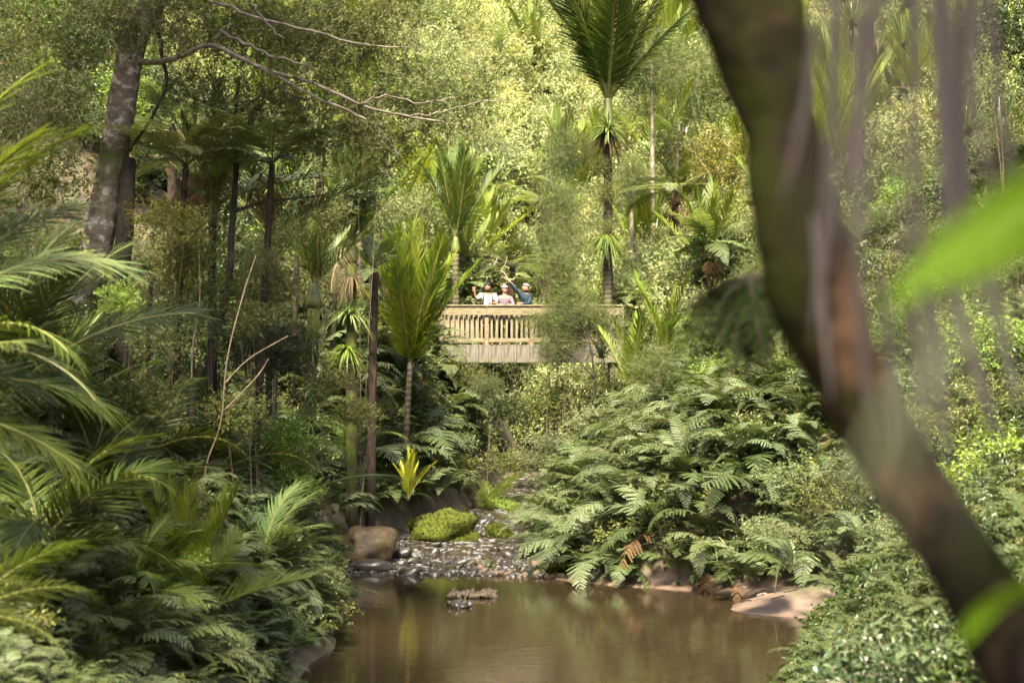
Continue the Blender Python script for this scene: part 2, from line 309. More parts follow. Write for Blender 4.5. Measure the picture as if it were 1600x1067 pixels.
def build_water():
    ys = np.concatenate([np.linspace(4, 33, 30), np.linspace(33.2, 60, 80)]); b = Buf()
    xs = np.linspace(0, 1, 24); V = []
    for y in ys:
        xl = np.interp(y, TY, TXL) - 1.1; xr = np.interp(y, TY, TXR) + 1.1
        x = xl + (xr - xl) * xs; V.append(np.stack([x, np.full_like(x, y), np.full_like(x, float(wlev(y)))], -1))
    n, m = len(ys), 24; i, j = np.meshgrid(np.arange(n - 1), np.arange(m - 1), indexing='ij'); a = i * m + j
    T = np.concatenate([np.stack([a, a + 1, a + m + 1], -1).reshape(-1, 3), np.stack([a, a + m + 1, a + m], -1).reshape(-1, 3)])
    b.add(np.array(V), T)
    mt, nt, nd, lk, out = new_mat('water')
    g = nd.new('ShaderNodeNewGeometry'); sp = nd.new('ShaderNodeSeparateXYZ'); lk.new(g.outputs['Position'], sp.inputs[0])
    mp = nd.new('ShaderNodeMapping'); mp.inputs['Scale'].default_value = (1.0, 2.6, 1); lk.new(g.outputs['Position'], mp.inputs[0])
    n1 = nd.new('ShaderNodeTexNoise'); n1.inputs['Scale'].default_value = 3.2; n1.inputs['Detail'].default_value = 3; lk.new(mp.outputs[0], n1.inputs['Vector'])
    n2 = nd.new('ShaderNodeTexNoise'); n2.inputs['Scale'].default_value = 9; n2.inputs['Detail'].default_value = 5; lk.new(g.outputs['Position'], n2.inputs['Vector'])
    rf = nd.new('ShaderNodeMapRange'); rf.inputs[1].default_value = 33.2; rf.inputs[2].default_value = 34.2; rf.inputs[3].default_value = 0.006; rf.inputs[4].default_value = .9; lk.new(sp.outputs[1], rf.inputs[0])
    b1 = nd.new('ShaderNodeBump'); b1.inputs['Strength'].default_value = .10; b1.inputs['Distance'].default_value = .03; lk.new(n1.outputs[0], b1.inputs['Height'])
    b2 = nd.new('ShaderNodeBump'); b2.inputs['Distance'].default_value = .12; lk.new(rf.outputs[0], b2.inputs['Strength']); lk.new(n2.outputs[0], b2.inputs['Height']); lk.new(b1.outputs[0], b2.inputs['Normal'])
    gl = nd.new('ShaderNodeBsdfGlossy'); gl.inputs['Roughness'].default_value = .03; lk.new(b2.outputs[0], gl.inputs['Normal'])
    tr = nd.new('ShaderNodeBsdfTransparent'); tr.inputs[0].default_value = (.36, .26, .15, 1)
    df = nd.new('ShaderNodeBsdfDiffuse'); df.inputs[0].default_value = (.05, .035, .019, 1)
    m0 = nd.new('ShaderNodeMixShader'); m0.inputs[0].default_value = .45; lk.new(tr.outputs[0], m0.inputs[1]); lk.new(df.outputs[0], m0.inputs[2])
    fr = nd.new('ShaderNodeFresnel'); fr.inputs[0].default_value = 1.9; lk.new(b2.outputs[0], fr.inputs['Normal'])
    ms = nd.new('ShaderNodeMixShader'); lk.new(fr.outputs[0], ms.inputs[0]); lk.new(m0.outputs[0], ms.inputs[1]); lk.new(gl.outputs[0], ms.inputs[2])
    rm = nd.new('ShaderNodeMapRange'); rm.inputs[1].default_value = 33.4; rm.inputs[2].default_value = 34.0; lk.new(sp.outputs[1], rm.inputs[0])
    mp3 = nd.new('ShaderNodeMapping'); mp3.inputs['Scale'].default_value = (1.0, .55, 1); lk.new(g.outputs['Position'], mp3.inputs[0])
    n3 = nd.new('ShaderNodeTexNoise'); n3.inputs['Scale'].default_value = 5; n3.inputs['Detail'].default_value = 6; n3.inputs['Roughness'].default_value = .75; lk.new(mp3.outputs[0], n3.inputs['Vector'])
    fo = nd.new('ShaderNodeMapRange'); fo.inputs[1].default_value = .52; fo.inputs[2].default_value = .68; fo.inputs[4].default_value = .5; lk.new(n3.outputs[0], fo.inputs[0])
    mu = nd.new('ShaderNodeMath'); mu.operation = 'MULTIPLY'; lk.new(rm.outputs[0], mu.inputs[0]); lk.new(fo.outputs[0], mu.inputs[1])
    fd = nd.new('ShaderNodeBsdfDiffuse'); fd.inputs[0].default_value = (.36, .38, .4, 1); mf = nd.new('ShaderNodeMixShader'); lk.new(mu.outputs[0], mf.inputs[0]); lk.new(ms.outputs[0], mf.inputs[1]); lk.new(fd.outputs[0], mf.inputs[2]); lk.new(mf.outputs[0], out.inputs[0])
    struct('water', b.mesh('water', mt, True))
build_water()

# ------------------------------------------------------------------ rocks
def rock_mesh(name, seed, mats, sub=2, rough=.25, freq=1.2, flat=.75):
    import bmesh
    bm = bmesh.new(); bmesh.ops.create_icosphere(bm, subdivisions=sub, radius=1)
    o = Vector((seed * 7.3, seed * 3.1, seed * 1.7))
    for v in bm.verts:
        p = v.co.copy(); k = 1 + rough * mnoise.noise(p * freq + o) * 1.6 + rough * .4 * mnoise.noise(p * freq * 3 + o)
        v.co = p * k; v.co.z *= flat
    me = bpy.data.meshes.new(name); bm.to_mesh(me); bm.free()
    for m in mats: me.materials.append(M[m])
    for p in me.polygons: p.use_smooth = True
    return me
M['stone'] = rough_mat('stone', [(.3, (.010, .009, .0075)), (.55, (.026, .022, .018)), (.8, (.07, .058, .045))], 2.5, .35, .5, spec=.5)
M['stone_brown'] = rough_mat('stone_brown', [(.3, (.04, .03, .02)), (.55, (.09, .066, .045)), (.8, (.16, .125, .09))], 3, .7, .5)
M['boulder'] = rough_mat('boulder', [(.3, (.010, .007, .004)), (.46, (.024, .015, .007)), (.6, (.055, .035, .016)), (.75, (.08, .052, .025))], 2.6, .7, .9, (1, 1, .6), detail=10, moss=(.03, .034, .008), moss_scale=2, moss_lo=.55, moss_hi=.65)
ROCKS = [rock_mesh('stone', i, ['stone'], 2, .42, 1.3, .62) for i in range(5)]
ROCKB = [rock_mesh('stone', i + 9, ['stone_brown'], 2, .45, 1.3, .65) for i in range(4)]

def rocks():
    bm_ = rock_mesh('boulder', 31, ['boulder'], 4, .28, .9, .8)
    p = P(572, 850, 35.2)
    single('boulder', bm_, 'big smooth brown boulder at the left edge of the riffle', 'boulder', (p[0], p[1], .36), (0, 0, .5), (.72, .55, .62))
    b2 = rock_mesh('boulder', 35, ['stone'], 3, .2, .9, .6)
    p = P(595, 876, 34.3)
    single('boulder', b2, 'low dark wet boulder in front of the big brown boulder', 'boulder', (p[0] - .15, p[1], .08), (0, 0, .1), (.42, .35, .28))
    # mossy boulders
    def mossy(px, py, D, r, label, seed, sz=1.0):
        b = Buf(); me = rock_mesh('tmp', seed, ['moss'], 4, .3, 1.3, .8)
        p = P(px, py, D); z = H(p[0], p[1])
        t = thing('mossy_boulder', label, 'boulder', (p[0], p[1], z + r[2] * .25))
        me.name = 'rock'; part('rock', me, t, sc=r)
        # tufts of moss standing on the surface
        vs = np.array([v.co[:] for v in me.vertices]); ns = nrm(vs); rg = np.random.default_rng(seed)
        k = rg.choice(len(vs), 4200); pos = vs[k] * np.array(r) + rg.normal(size=(4200, 3)) * .012
        ok = vs[k][:, 2] > -.3; leaves(b, pos[ok], ns[k][ok] + rg.normal(size=(ok.sum(), 3)) * .6, .028 * sz, .02 * sz, rg)
        part('moss', b.mesh('moss', 'moss_leaf'), t)
    mossy(693, 838, 38.3, (.75, .6, .62), 'largest boulder wholly covered in yellow green moss, mid stream', 41)
    mossy(779, 832, 38.6, (.3, .28, .3), 'small round mossy boulder right of the largest mossy one', 43)
    mossy(705, 893, 34.1, (.2, .18, .16), 'stone with a cap of moss at the foot of the riffle', 44, .7)
    mossy(873, 882, 33.6, (.36, .3, .22), 'mossy rock on the brown sand bank below the ferns', 45, .8)
    # stones in the riffle, one by one
    n = 0; rg = random.Random(3)
    while n < 230:
        y = 33.5 + 8.5 * rg.random() ** 1.5; x = np.interp(y, TY, TXL) + rg.random() * (np.interp(y, TY, TXR) - np.interp(y, TY, TXL) + .3)
        if abs(x + 1.45) < .7 and abs(y - 38.3) < .6: continue
        s = rg.choice([.04, .05, .06, .06, .07, .08, .1, .15]) * (.8 + .5 * rg.random())
        single('stone', ROCKS[n % 5], f"{'large' if s > .12 else 'small' if s < .07 else 'middling'} dark wet stone {'low' if y < 34.6 else 'midway' if y < 37 else 'high'} in the {'left' if x < -1.9 else 'right' if x > -.6 else 'middle'} of the riffle", 'stone', (x, y, float(wlev(y)) - .02 + s * .15), (rg.random() * .5, rg.random() * .5, rg.random() * 6.3), (s * (1 + .5 * rg.random()), s, s), 'wet stones of the riffle'); n += 1
    for k in range(64):
        y = 32.9 + 2.0 * rg.random(); x = -.6 + 1.6 * rg.random() + (33.5 - y) * .3
        s = .04 + .07 * rg.random()
        single('stone', ROCKB[k % 4] if k % 3 else ROCKS[k % 5], 'small brown stone on the gravel at the right foot of the riffle', 'stone', (x, y, max(H(x, y), float(wlev(y))) + s * .2), (rg.random(), rg.random(), rg.random() * 6), (s * 1.3, s, s), 'gravel bank stones')
    # islets in the pool
    for (cx, cy, w, k, lab, gp) in ((738, 929, 70, 46, 'pale brown stone of the far low islet in the pool', 'stones of the far islet'), (721, 946, 40, 9, 'dark stone of the near grassy islet in the pool', 'stones of the near islet')):
        D = FPX * CAMZ / (cy + 3 - HOR); c = P(cx, cy, D)
        for q in range(k):
            u = (rg.random() - .5) * w * D / FPX; v = (rg.random() - .5) * .45; s = .035 + .06 * rg.random()
            single('stone', (ROCKB if w > 50 else ROCKS)[q % 4], lab, 'stone', (c[0] + u, D + v, .015 + .04 * rg.random()), (rg.random(), rg.random(), rg.random() * 6), (s * 1.3, s, s), gp)
rocks()

# ------------------------------------------------------------------ frond meshes
def palm_frond(name, L, npair, ll, w, a0, curve, vee, leafm, rach, seed, droop=.12, gap=0, base=.12, rr=.010):
    rg = np.random.default_rng(seed); b = Buf(); n = 24
    s = np.linspace(0, 1, n + 1); ph = a0 - curve * s ** 1.3
    st = L / n; x = np.concatenate([[0], np.cumsum(np.cos(ph[:-1]) * st)]); z = np.concatenate([[0], np.cumsum(np.sin(ph[:-1]) * st)])
    path = np.stack([x, np.zeros(n + 1), z], -1)
    tube(b, path, rr * (1 - .85 * s) + .003, 5, 1)
    t = np.repeat(base + (1 - base) * (np.arange(npair) + .5) / npair, 2); t = np.clip(t + rg.normal(size=len(t)) * .004, 0, 1); sg = np.tile([1, -1], npair)
    keep = rg.random(len(t)) > gap; t, sg = t[keep], sg[keep]
    p = np.stack([np.interp(t, s, x), np.zeros(len(t)), np.interp(t, s, z)], -1); f = np.interp(t, s, ph)
    Tn = np.stack([np.cos(f), 0 * f, np.sin(f)], -1); N = np.stack([-np.sin(f), 0 * f, np.cos(f)], -1); S = np.stack([0 * f, sg, 0 * f], -1)
    al = R(62) - R(40) * t + rg.normal(size=len(t)) * .05; be = vee + rg.normal(size=len(t)) * .1
    D = nrm(Tn * np.cos(al)[:, None] + (S * np.cos(be)[:, None] + N * np.sin(be)[:, None]) * np.sin(al)[:, None])
    W = nrm(Tn - D * (Tn * D).sum(1, keepdims=True))
    prof = np.clip(.5 + 1.6 * t, 0, 1) * np.clip(1.25 - .75 * t, .35, 1) * (.9 + .2 * rg.random(len(t)))
    ribbons(b, p, D, W, ll * prof, w, -N * (droop * (.6 + .8 * rg.random(len(t))))[:, None] + rg.normal(size=(len(t), 3)) * .03, 4, 0)
    return b.mesh(name, [leafm, rach])

def fern_frond(name, L, npair, wmax, a0, curve, leafm, seed, K=8, rach='rachis_fern', gap=0, hang=.15):
    rg = np.random.default_rng(seed); b = Buf(); n = 20
    s = np.linspace(0, 1, n + 1); ph = a0 - curve * s ** 1.2; st = L / n
    x = np.concatenate([[0], np.cumsum(np.cos(ph[:-1]) * st)]); z = np.concatenate([[0], np.cumsum(np.sin(ph[:-1]) * st)])
    y = .06 * L * np.sin(s * 2.5 + seed) * s
    path = np.stack([x, y, z], -1); tube(b, path, .0055 * L * (1 - .9 * s) + .001, 4, 1, cap=False)
    Vs, Ts, c = [], [], 0
    for i in range(npair):
        t = .14 + .86 * (i + .5) / npair
        if rg.random() < gap: continue
        f = np.interp(t, s, ph); T = np.array([math.cos(f), 0, math.sin(f)]); N = np.array([-math.sin(f), 0, math.cos(f)])
        p0 = np.array([np.interp(t, s, x), np.interp(t, s, y), np.interp(t, s, z)])
        le = wmax * (min(1, .35 + 2.4 * (t - .14)) * (1 - t) ** .75 * 1.35 + .02)
        for sg in (1, -1):
            fw = .35 + .4 * t; D = np.array([0, sg, 0]) * math.cos(fw) + T * math.sin(fw) + N * rg.normal() * .12; D /= np.linalg.norm(D)
            Wd = T - D * T.dot(D); Wd /= np.linalg.norm(Wd)
            k = max(3, int(K * (.4 + .6 * le / wmax)))
            u = np.linspace(0, 1, k + 1); mid = p0 + D * (le * u)[:, None] - (N * .5 + np.array([0, 0, .5])) * (hang * le * u ** 2)[:, None]
            tl = .16 * le * (1 - u[:-1] ** 1.5 * .8) + .004
            up = .05 * le
            for sd in (1, -1):
                tip = (mid[:-1] + mid[1:]) / 2 + Wd * (sd * tl)[:, None] + D * (tl * .55)[:, None] - N * (tl * .25)[:, None]
                V = np.stack([mid[:-1], mid[1:] + D * (le / k * .1), tip], 1).reshape(-1, 3)
                Vs.append(V); Ts.append(np.arange(3 * k).reshape(-1, 3) + c); c += 3 * k
    b.add(np.concatenate(Vs), np.concatenate(Ts), 0)
    return b.mesh(name, [leafm, rach])

FERN = [fern_frond('frond', 1.0, 21, .22, R(48), R(125), 'fern', 1, 9), fern_frond('frond', 1.0, 22, .2, R(38), R(105), 'fern', 2, 9),
        fern_frond('frond', 1.0, 18, .26, R(55), R(140), 'fern', 3), fern_frond('frond', 1.0, 21, .22, R(42), R(118), 'fern_pale', 4, 9),
        fern_frond('frond', 1.0, 18, .25, R(50), R(120), 'fern_pale', 5)]
FERN_G = FERN[:3] + [fern_frond('frond', 1.1, 26, .13, R(60), R(130), 'fern', 7, 6), fern_frond('frond', 1.0, 16, .33, R(35), R(85), 'fern', 8, 10)]
FERN_DEAD = [fern_frond('dead_frond', 1.0, 17, .2, R(10), R(100), 'fern_dead', 6, gap=.15, hang=.5)]
TREEFERN = [fern_frond('frond', 1.0, 26, .2, R(28), R(62), 'fern_light', 11, 10), fern_frond('frond', 1.0, 26, .2, R(22), R(70), 'fern', 12, 10)]
NIK = {k: [palm_frond('frond', 1.0, 60, .29, .011, R(6), R(c), R(28), m, 'rachis', sd + i, .12, .05) for i, c in enumerate((6, 13, 22))]
       for k, m, sd in (('n', 'nikau', 20), ('b', 'nikau_bright', 30), ('d', 'nikau_dark', 40), ('y', 'nikau_yellow', 50))}
NIKL = {k: [palm_frond('frond', 1.0, 48, .36, .013, R(18), R(c), R(8), m, 'rachis', sd + i, .22, .04) for i, c in enumerate((45, 70))]
        for k, m, sd in (('n', 'nikau', 60), ('p', 'nikau_pale', 70), ('b', 'nikau_bright', 80), ('d', 'nikau_dark', 84))}
NIKT = {'t': [palm_frond('frond', 1.0, 78, .24, .011, R(6), R(c), R(v), m, 'rachis', 95 + i, .25, .1) for i, (c, v, m) in enumerate(((8, 25, 'nikau'), (16, 5, 'nikau_dark'), (22, 30, 'nikau_dark'), (12, -10, 'nikau')))]}
NIKB = {'b': [palm_frond('frond', 1.0, 78, .27, .0095, R(6), R(c), R(24), 'nikau_bright', 'rachis', 110 + i, .1, .03, .03) for i, c in enumerate((4, 10, 18))]}
NIK_DEAD = [palm_frond('dead_frond', 1.0, 34, .3, .009, R(5), R(60), R(-20), 'nikau_dead', 'rachis_brown', 90, .5, .1)]

G = random.Random(11)
def fern(x, y, label, group=None, n=9, L=1.1, az=None, spread=180, pale=.35, dead=0, el=(5, 50), z=None, name='fern', sink=.05):
    t = thing(name, label, 'fern', (x, y, (H(x, y) if z is None else z) - sink), group)
    for i in range(n):
        a = (az if az is not None else 0) + (G.uniform(-spread, spread) if az is not None else 360 * (i + G.uniform(-.3, .3)) / n)
        me = G.choice(FERN[3:]) if G.random() < pale else G.choice(FERN_G)
        part('frond', me, t, (0, 0, 0), (R(G.uniform(-15, 15)), -R(G.uniform(*el)), R(a)), L * G.uniform(.75, 1.2))
    for i in range(dead):
        part('dead_frond', FERN_DEAD[0], t, (0, 0, 0), (0, -R(G.uniform(-35, 10)), R((az or 0) + G.uniform(-70, 70))), L * G.uniform(.7, 1), label='brown withered frond')
    return t

def palm(base, height, r, label, group=None, n=11, L=3.0, el=(52, 86), kind='n', shaft=.75, lean=(0, 0), trunkm='trunk_nikau', dead=0, fr=NIK, az=None, spread=180, name='nikau_palm', curve=0, roll=35):
    base = np.asarray(base, float); t = thing(name, label, 'palm', base, group)
    top = np.array([lean[0], lean[1], height])
    if height > .3:
        k = 14; u = np.linspace(0, 1, k)[:, None]; pts = u * top + np.array([curve, 0, 0]) * (4 * u * (1 - u))
        b = Buf(); tube(b, pts, r * (1.15 - .2 * u[:, 0]), 10, 0, .03, seed=int(abs(base[0]) * 10)); part('trunk', b.mesh('trunk', trunkm, True), t)
        if shaft:
            b = Buf(); s = np.linspace(0, 1, 9); pr = np.array([1.0, 1.25, 1.3, 1.22, 1.12, 1.02, .92, .82, .6]) * r
            tube(b, top + np.stack([0 * s, 0 * s, s * shaft - .02], -1), pr, 12); part('crownshaft', b.mesh('crownshaft', 'crownshaft', True), t)
            top = top + np.array([0, 0, shaft * .8])
    for i in range(n):
        a = 360 * (i * .382 + G.uniform(-.05, .05)) if az is None else az + G.uniform(-spread, spread)
        e = el[0] + (el[1] - el[0]) * ((i + .5) / n) ** .8 + G.uniform(-4, 4)
        part('frond', G.choice(fr[kind]), t, top, (R(G.uniform(-roll, roll)), -R(e), R(a)), L * G.uniform(.72, 1.12))
    for i in range(dead):
        part('dead_frond', NIK_DEAD[0], t, top, (0, R(G.uniform(20, 60)), R(G.uniform(0, 360))), L * G.uniform(.5, .8), label='brown dry frond')
    return t

def gz(px, D): # point on the ground under a photo column at depth D
    x = (px - 800) * D / FPX; return np.array([x, D, H(x, D)])

# ------------------------------------------------------------------ footbridge
M['timber'] = rough_mat('timber', [(.3, (.07, .058, .03)), (.5, (.15, .12, .07)), (.75, (.23, .19, .12))], 7, .8, .3, (.6, 4, 4))
M['timber_v'] = rough_mat('timber_v', [(.3, (.08, .064, .038)), (.5, (.165, .132, .085)), (.75, (.24, .2, .135))], 6, .8, .3, (4, 4, .6))
M['timber_grey'] = rough_mat('timber_grey', [(.3, (.04, .034, .025)), (.5, (.10, .088, .068)), (.75, (.17, .152, .125))], 5, .85, .4, (4, 4, .5), moss=(.14, .15, .05), moss_scale=1.3, moss_lo=.58, moss_hi=.75)
def box_mesh(name, sx, sy, sz, mat, bev=.006):
    import bmesh
    bm = bmesh.new(); bmesh.ops.create_cube(bm, size=1); bmesh.ops.scale(bm, vec=(sx, sy, sz), verts=bm.verts)
    bmesh.ops.bevel(bm, geom=bm.edges[:], offset=bev, segments=1, affect='EDGES')
    me = bpy.data.meshes.new(name); bm.to_mesh(me); bm.free(); me.materials.append(M[mat]); return me
BY, BZ = 48.5, 4.73
def bridge():
    t = thing('footbridge', 'weathered timber footbridge with slatted railing crossing the valley', 'bridge', (0, BY, BZ))
    post = box_mesh('post', .115, .115, 1.32, 'timber'); bal = box_mesh('baluster', .062, .032, .80, 'timber_v')
    fas = box_mesh('fascia_board', .352, .04, .50, 'timber_grey')
    def rail(o, ang, length, y, side):
        rot = Matrix.Rotation(ang, 3, 'Z')
        def pl(name, me, x, yy, z, dz=0): v = rot @ Vector((x, yy, z)); return part(name, me, t, (o[0] + v.x, o[1] + v.y, z), (0, dz, ang))
        nseg = max(1, round(length / 1.28)); sl = length / nseg
        tr = box_mesh('top_rail', sl - .004, .045, .25, 'timber'); cap = box_mesh('handrail', sl - .004, .14, .04, 'timber'); brl = box_mesh('bottom_rail', sl - .13, .05, .11, 'timber')
        for i in range(nseg + 1): pl('post', post, i * sl, y, .42 + G.uniform(-.01, .01), G.uniform(-.006, .006))
        for i in range(nseg):
            xm = (i + .5) * sl
            pl('top_rail', tr, xm, y - side * .085, .985); pl('handrail', cap, xm, y - side * .075, 1.135); pl('bottom_rail', brl, xm, y, .15)
            k = int(sl / .136)
            for j in range(1, k): pl('baluster', bal, i * sl + j * sl / k, y - side * .045 * 0, .53 + G.uniform(-.01, .01), G.uniform(-.01, .01))
    rail((-2.0, 0), 0, 5.12, 0, 1); rail((-2.0, 0), 0, 5.12, 1.45, -1)
    a = R(164); rail((-2.0, 0), a, 3.84, 0, -1); rail((-2.0, 1.45), a, 3.84, 0, 1)
    for i in range(15): part('fascia_board', fas, t, (-1.85 + i * .36, -.085, -.235 + G.uniform(-.008, .008)), (0, G.uniform(-.006, .006), 0))
    db = box_mesh('deck_board', .14, 1.5, .045, 'timber_grey')
    for i in range(36): part('deck_board', db, t, (-1.95 + i * .146, .72, -.024), (0, 0, 0))
    for i in range(25): v = Matrix.Rotation(a, 3, 'Z') @ Vector((.1 + i * .146, 0, 0)); part('deck_board', db, t, (-2.0 + v.x, .72 + v.y, -.03), (0, 0, a))
    bm_ = box_mesh('beam', 5.2, .14, .34, 'timber_grey')
    for y in (.12, 1.3): part('beam', bm_, t, (.6, y, -.22))
    pile = box_mesh('pile', .22, .22, 3.8, 'timber_grey')
    for x in (-1.7, 2.9):
        for y in (.12, 1.3): part('pile', pile, t, (x, y, -2.27))
bridge()

# ------------------------------------------------------------------ people on the bridge
def plain(name, col, rough=.8, spec=.3):
    return rough_mat(name, [(.3, tuple(c * .82 for c in col)), (.7, col)], 25, rough, .15, spec=spec)
for nm, c in (('skin', (.3, .17, .115)), ('skin_tan', (.24, .125, .08)), ('white_cloth', (.5, .48, .45)), ('black_cloth', (.014, .014, .016)), ('mauve_cloth', (.13, .095, .115)), ('cap_pale', (.36, .33, .33)),
              ('cap_grey', (.2, .195, .2)), ('navy_cloth', (.009, .022, .038)), ('hair', (.03, .02, .012)), ('glass_dark', (.01, .01, .012)), ('mouth', (.3, .11, .09))): M[nm] = plain(nm, c)
def skin_mesh(name, verts, edges, rad, mat, sub=1):
    me = bpy.data.meshes.new('skel'); me.from_pydata(verts, edges, []); o = bpy.data.objects.new('skel', me); C.objects.link(o)
    o.modifiers.new('s', 'SKIN').use_smooth_shade = True
    for i, r in enumerate(rad):
        d = me.skin_vertices[0].data[i]; d.radius = (r, r) if np.isscalar(r) else r; d.use_root = (i == 0)
    m = o.modifiers.new('d', 'SUBSURF'); m.levels = sub; m.render_levels = sub
    dg = bpy.context.evaluated_depsgraph_get(); ev = bpy.data.meshes.new_from_object(o.evaluated_get(dg)); ev.name = name
    bpy.data.objects.remove(o); ev.materials.clear(); ev.materials.append(M[mat]); return ev
def ball(name, c, r, mat, seg=12):
    b = Buf(); th = np.linspace(0, np.pi, 9); pts = np.stack([0 * th, 0 * th, -np.cos(th)], -1); 
    tube(b, pts, np.sin(th) + 1e-4, seg); me = b.mesh(name, mat, True)
    return me
def person(px, label, top, hat, hatm, hairless, shirtm, legm, arms, shorts=False, look=0, pitch=0, lean=0, yaw=0, glasses=False, pack=False, skinm='skin', sc=1.0, y=.42):
    x = (px - 800) * BY / FPX
    t = thing('person', label, 'person', (x, BY + y, BZ), None, yaw, sc)
    hip, ch, nk = (0, 0, .95), (lean * .6, 0, 1.28), (lean, -.01, 1.50); hd = (lean + look * .02, -.03, 1.66)
    V = [hip, (lean * .3, .01, 1.10), ch, (lean * .95, 0, 1.43), nk, (hd[0], hd[1] + .015, 1.60), (hd[0], hd[1], 1.69), (hd[0], hd[1] + .01, 1.745)]
    E = [(0, 1), (1, 2), (2, 3), (3, 4), (4, 5), (5, 6), (6, 7)]; Rd = [(.15, .105), (.135, .1), (.165, .105), (.15, .08), (.052, .052), (.068, .08), (.078, .095), (.06, .07)]
    legs = []
    for s in (1, -1):
        n = len(V); lg = [(s * .09, 0, .86), (s * .1, -.02, .5), (s * .11, .02, .12), (s * .12, -.0, .05), (s * .13, -.15, .035)]
        V += lg; E += [(0, n), (n, n + 1), (n + 1, n + 2), (n + 2, n + 3), (n + 3, n + 4)]; Rd += [.085, .06, .042, .04, .03]; legs.append(lg)
    for (sh, el, ha) in arms:
        n = len(V); V += [sh, el, ha]; E += [(3, n), (n, n + 1), (n + 1, n + 2)]; Rd += [.055, .042, .028]
        d = Vector(ha) - Vector(el); d.normalize(); sd = d.cross(Vector((0, 1, 0))).normalized(); u = sd.cross(d)
        pk = tuple(Vector(ha) + d * .05); V.append(pk); E.append((n + 2, n + 3)); Rd.append((.032, .022)); kp = n + 3
        for i, (off, ln) in enumerate(((-.027, .062), (-.009, .075), (.009, .07), (.027, .055))):
            q = len(V); r0 = Vector(pk) + d * .03 + sd * off; V += [tuple(r0), tuple(r0 + d * ln * .55 + u * .008), tuple(r0 + d * ln * .9 + u * .03)]; E += [(kp, q), (q, q + 1), (q + 1, q + 2)]; Rd += [.010, .009, .007]
        q = len(V); r0 = Vector(ha) + d * .02 + sd * -.03; V += [tuple(r0), tuple(r0 - sd * .02 + d * .035 + u * .01)]; E += [(n + 2, q), (q, q + 1)]; Rd += [.011, .009]
    part('body', skin_mesh('body', V, E, Rd, skinm, 1), t)
    # clothes follow the same skeleton, a little larger
    SV = [(lean * .1, 0, .93), (lean * .3, .01, 1.10), ch, (lean * .95, 0, 1.43), (lean, -.005, 1.475)]; SE = [(0, 1), (1, 2), (2, 3), (3, 4)]; SR = [(.18, .135), (.17, .13), (.19, .132), (.165, .1), (.075, .07)]
    for (sh, el, ha) in arms:
        n = len(SV); sh_, el_, ha_ = Vector(sh), Vector(el), Vector(ha)
        if shorts: SV += [sh, tuple(sh_.lerp(el_, .85))]; SE += [(3, n), (n, n + 1)]; SR += [.075, .07]
        else: SV += [sh, el, tuple(el_.lerp(ha_, .9))]; SE += [(3, n), (n, n + 1), (n + 1, n + 2)]; SR += [.072, .058, .042]
    part('shirt', skin_mesh('shirt', SV, SE, SR, shirtm, 1), t)
    LV = [(0, 0, 1.0), (0, 0, .94)]; LE = [(0, 1)]; LR = [(.165, .125), (.165, .125)]
    for lg in legs:
        n = len(LV); v = [Vector(q) for q in lg]
        if shorts: LV += [lg[0], tuple(v[0].lerp(v[1], .75))]; LE += [(1, n), (n, n + 1)]; LR += [.115, .105]
        else: LV += [lg[0], lg[1], tuple(v[1].lerp(v[2], .97))]; LE += [(1, n), (n, n + 1), (n + 1, n + 2)]; LR += [.108, .08, .068]
    part('shorts' if shorts else 'trousers', skin_mesh('trousers', LV, LE, LR, legm, 1), t)
    # head details share a turned frame
    Hm = Matrix.Translation(hd) @ Euler((pitch, 0, look)).to_matrix().to_4x4()
    def hp(name, me, loc, sc_, rot=(0, 0, 0)):
        o = part(name, me, t); o.matrix_local = Hm @ Matrix.Translation(loc) @ Euler(rot).to_matrix().to_4x4() @ Matrix.Diagonal((*sc_, 1)); return o
    hp('hair', ball('hair', 0, 1, 'hair'), (0, .035, .035), (.088, .082, .095))
    hp('face', ball('face', 0, 1, skinm), (0, -.025, -.012), (.074, .078, .108))
    hp('nose', ball('nose', 0, 1, skinm), (0, -.105, -.015), (.014, .02, .022)); hp('mouth', ball('mouth', 0, 1, 'mouth'), (0, -.093, -.062), (.024, .008, .006))
    for s in (1, -1):
        hp('ear', ball('ear', 0, 1, skinm), (s * .078, .01, -.005), (.014, .022, .032))
        hp('lens' if glasses else 'eye', ball('eye', 0, 1, 'glass_dark'), (s * .032, -.092, .018), (.027, .012, .018) if glasses else (.012, .008, .008))
    b = Buf(); th = np.linspace(0, np.pi / 2, 7); tube(b, np.stack([0 * th, 0 * th, np.sin(th)], -1), np.cos(th) + 1e-3, 16)
    cap = hp('cap', b.mesh('cap', hatm, True), (0, .005, .045), (.095, .112, .085))
    bb = Buf(); a = np.linspace(-1.15, 1.15, 9); o_ = np.stack([np.sin(a) * .088, -np.cos(a) * .10, 0 * a], -1); i_ = np.stack([np.sin(a) * .083, -.085 - np.cos(a) * .105, -.02 + 0 * a], -1)
    Vv = np.concatenate([o_, i_, o_ + [0, 0, .008], i_ + [0, 0, .008]]); Tt = []
    for k in range(8): Tt += [[k, k + 1, 9 + k], [k + 1, 10 + k, 9 + k], [18 + k, 27 + k, 19 + k], [19 + k, 27 + k, 28 + k], [9 + k, 10 + k, 27 + k], [10 + k, 28 + k, 27 + k]]
    bb.add(Vv, Tt); brim = hp('brim', bb.mesh('brim', hatm), (0, 0, .05), (1, 1, 1)); ml = cap.matrix_local.inverted() @ brim.matrix_local; brim.parent = cap; brim.matrix_local = ml
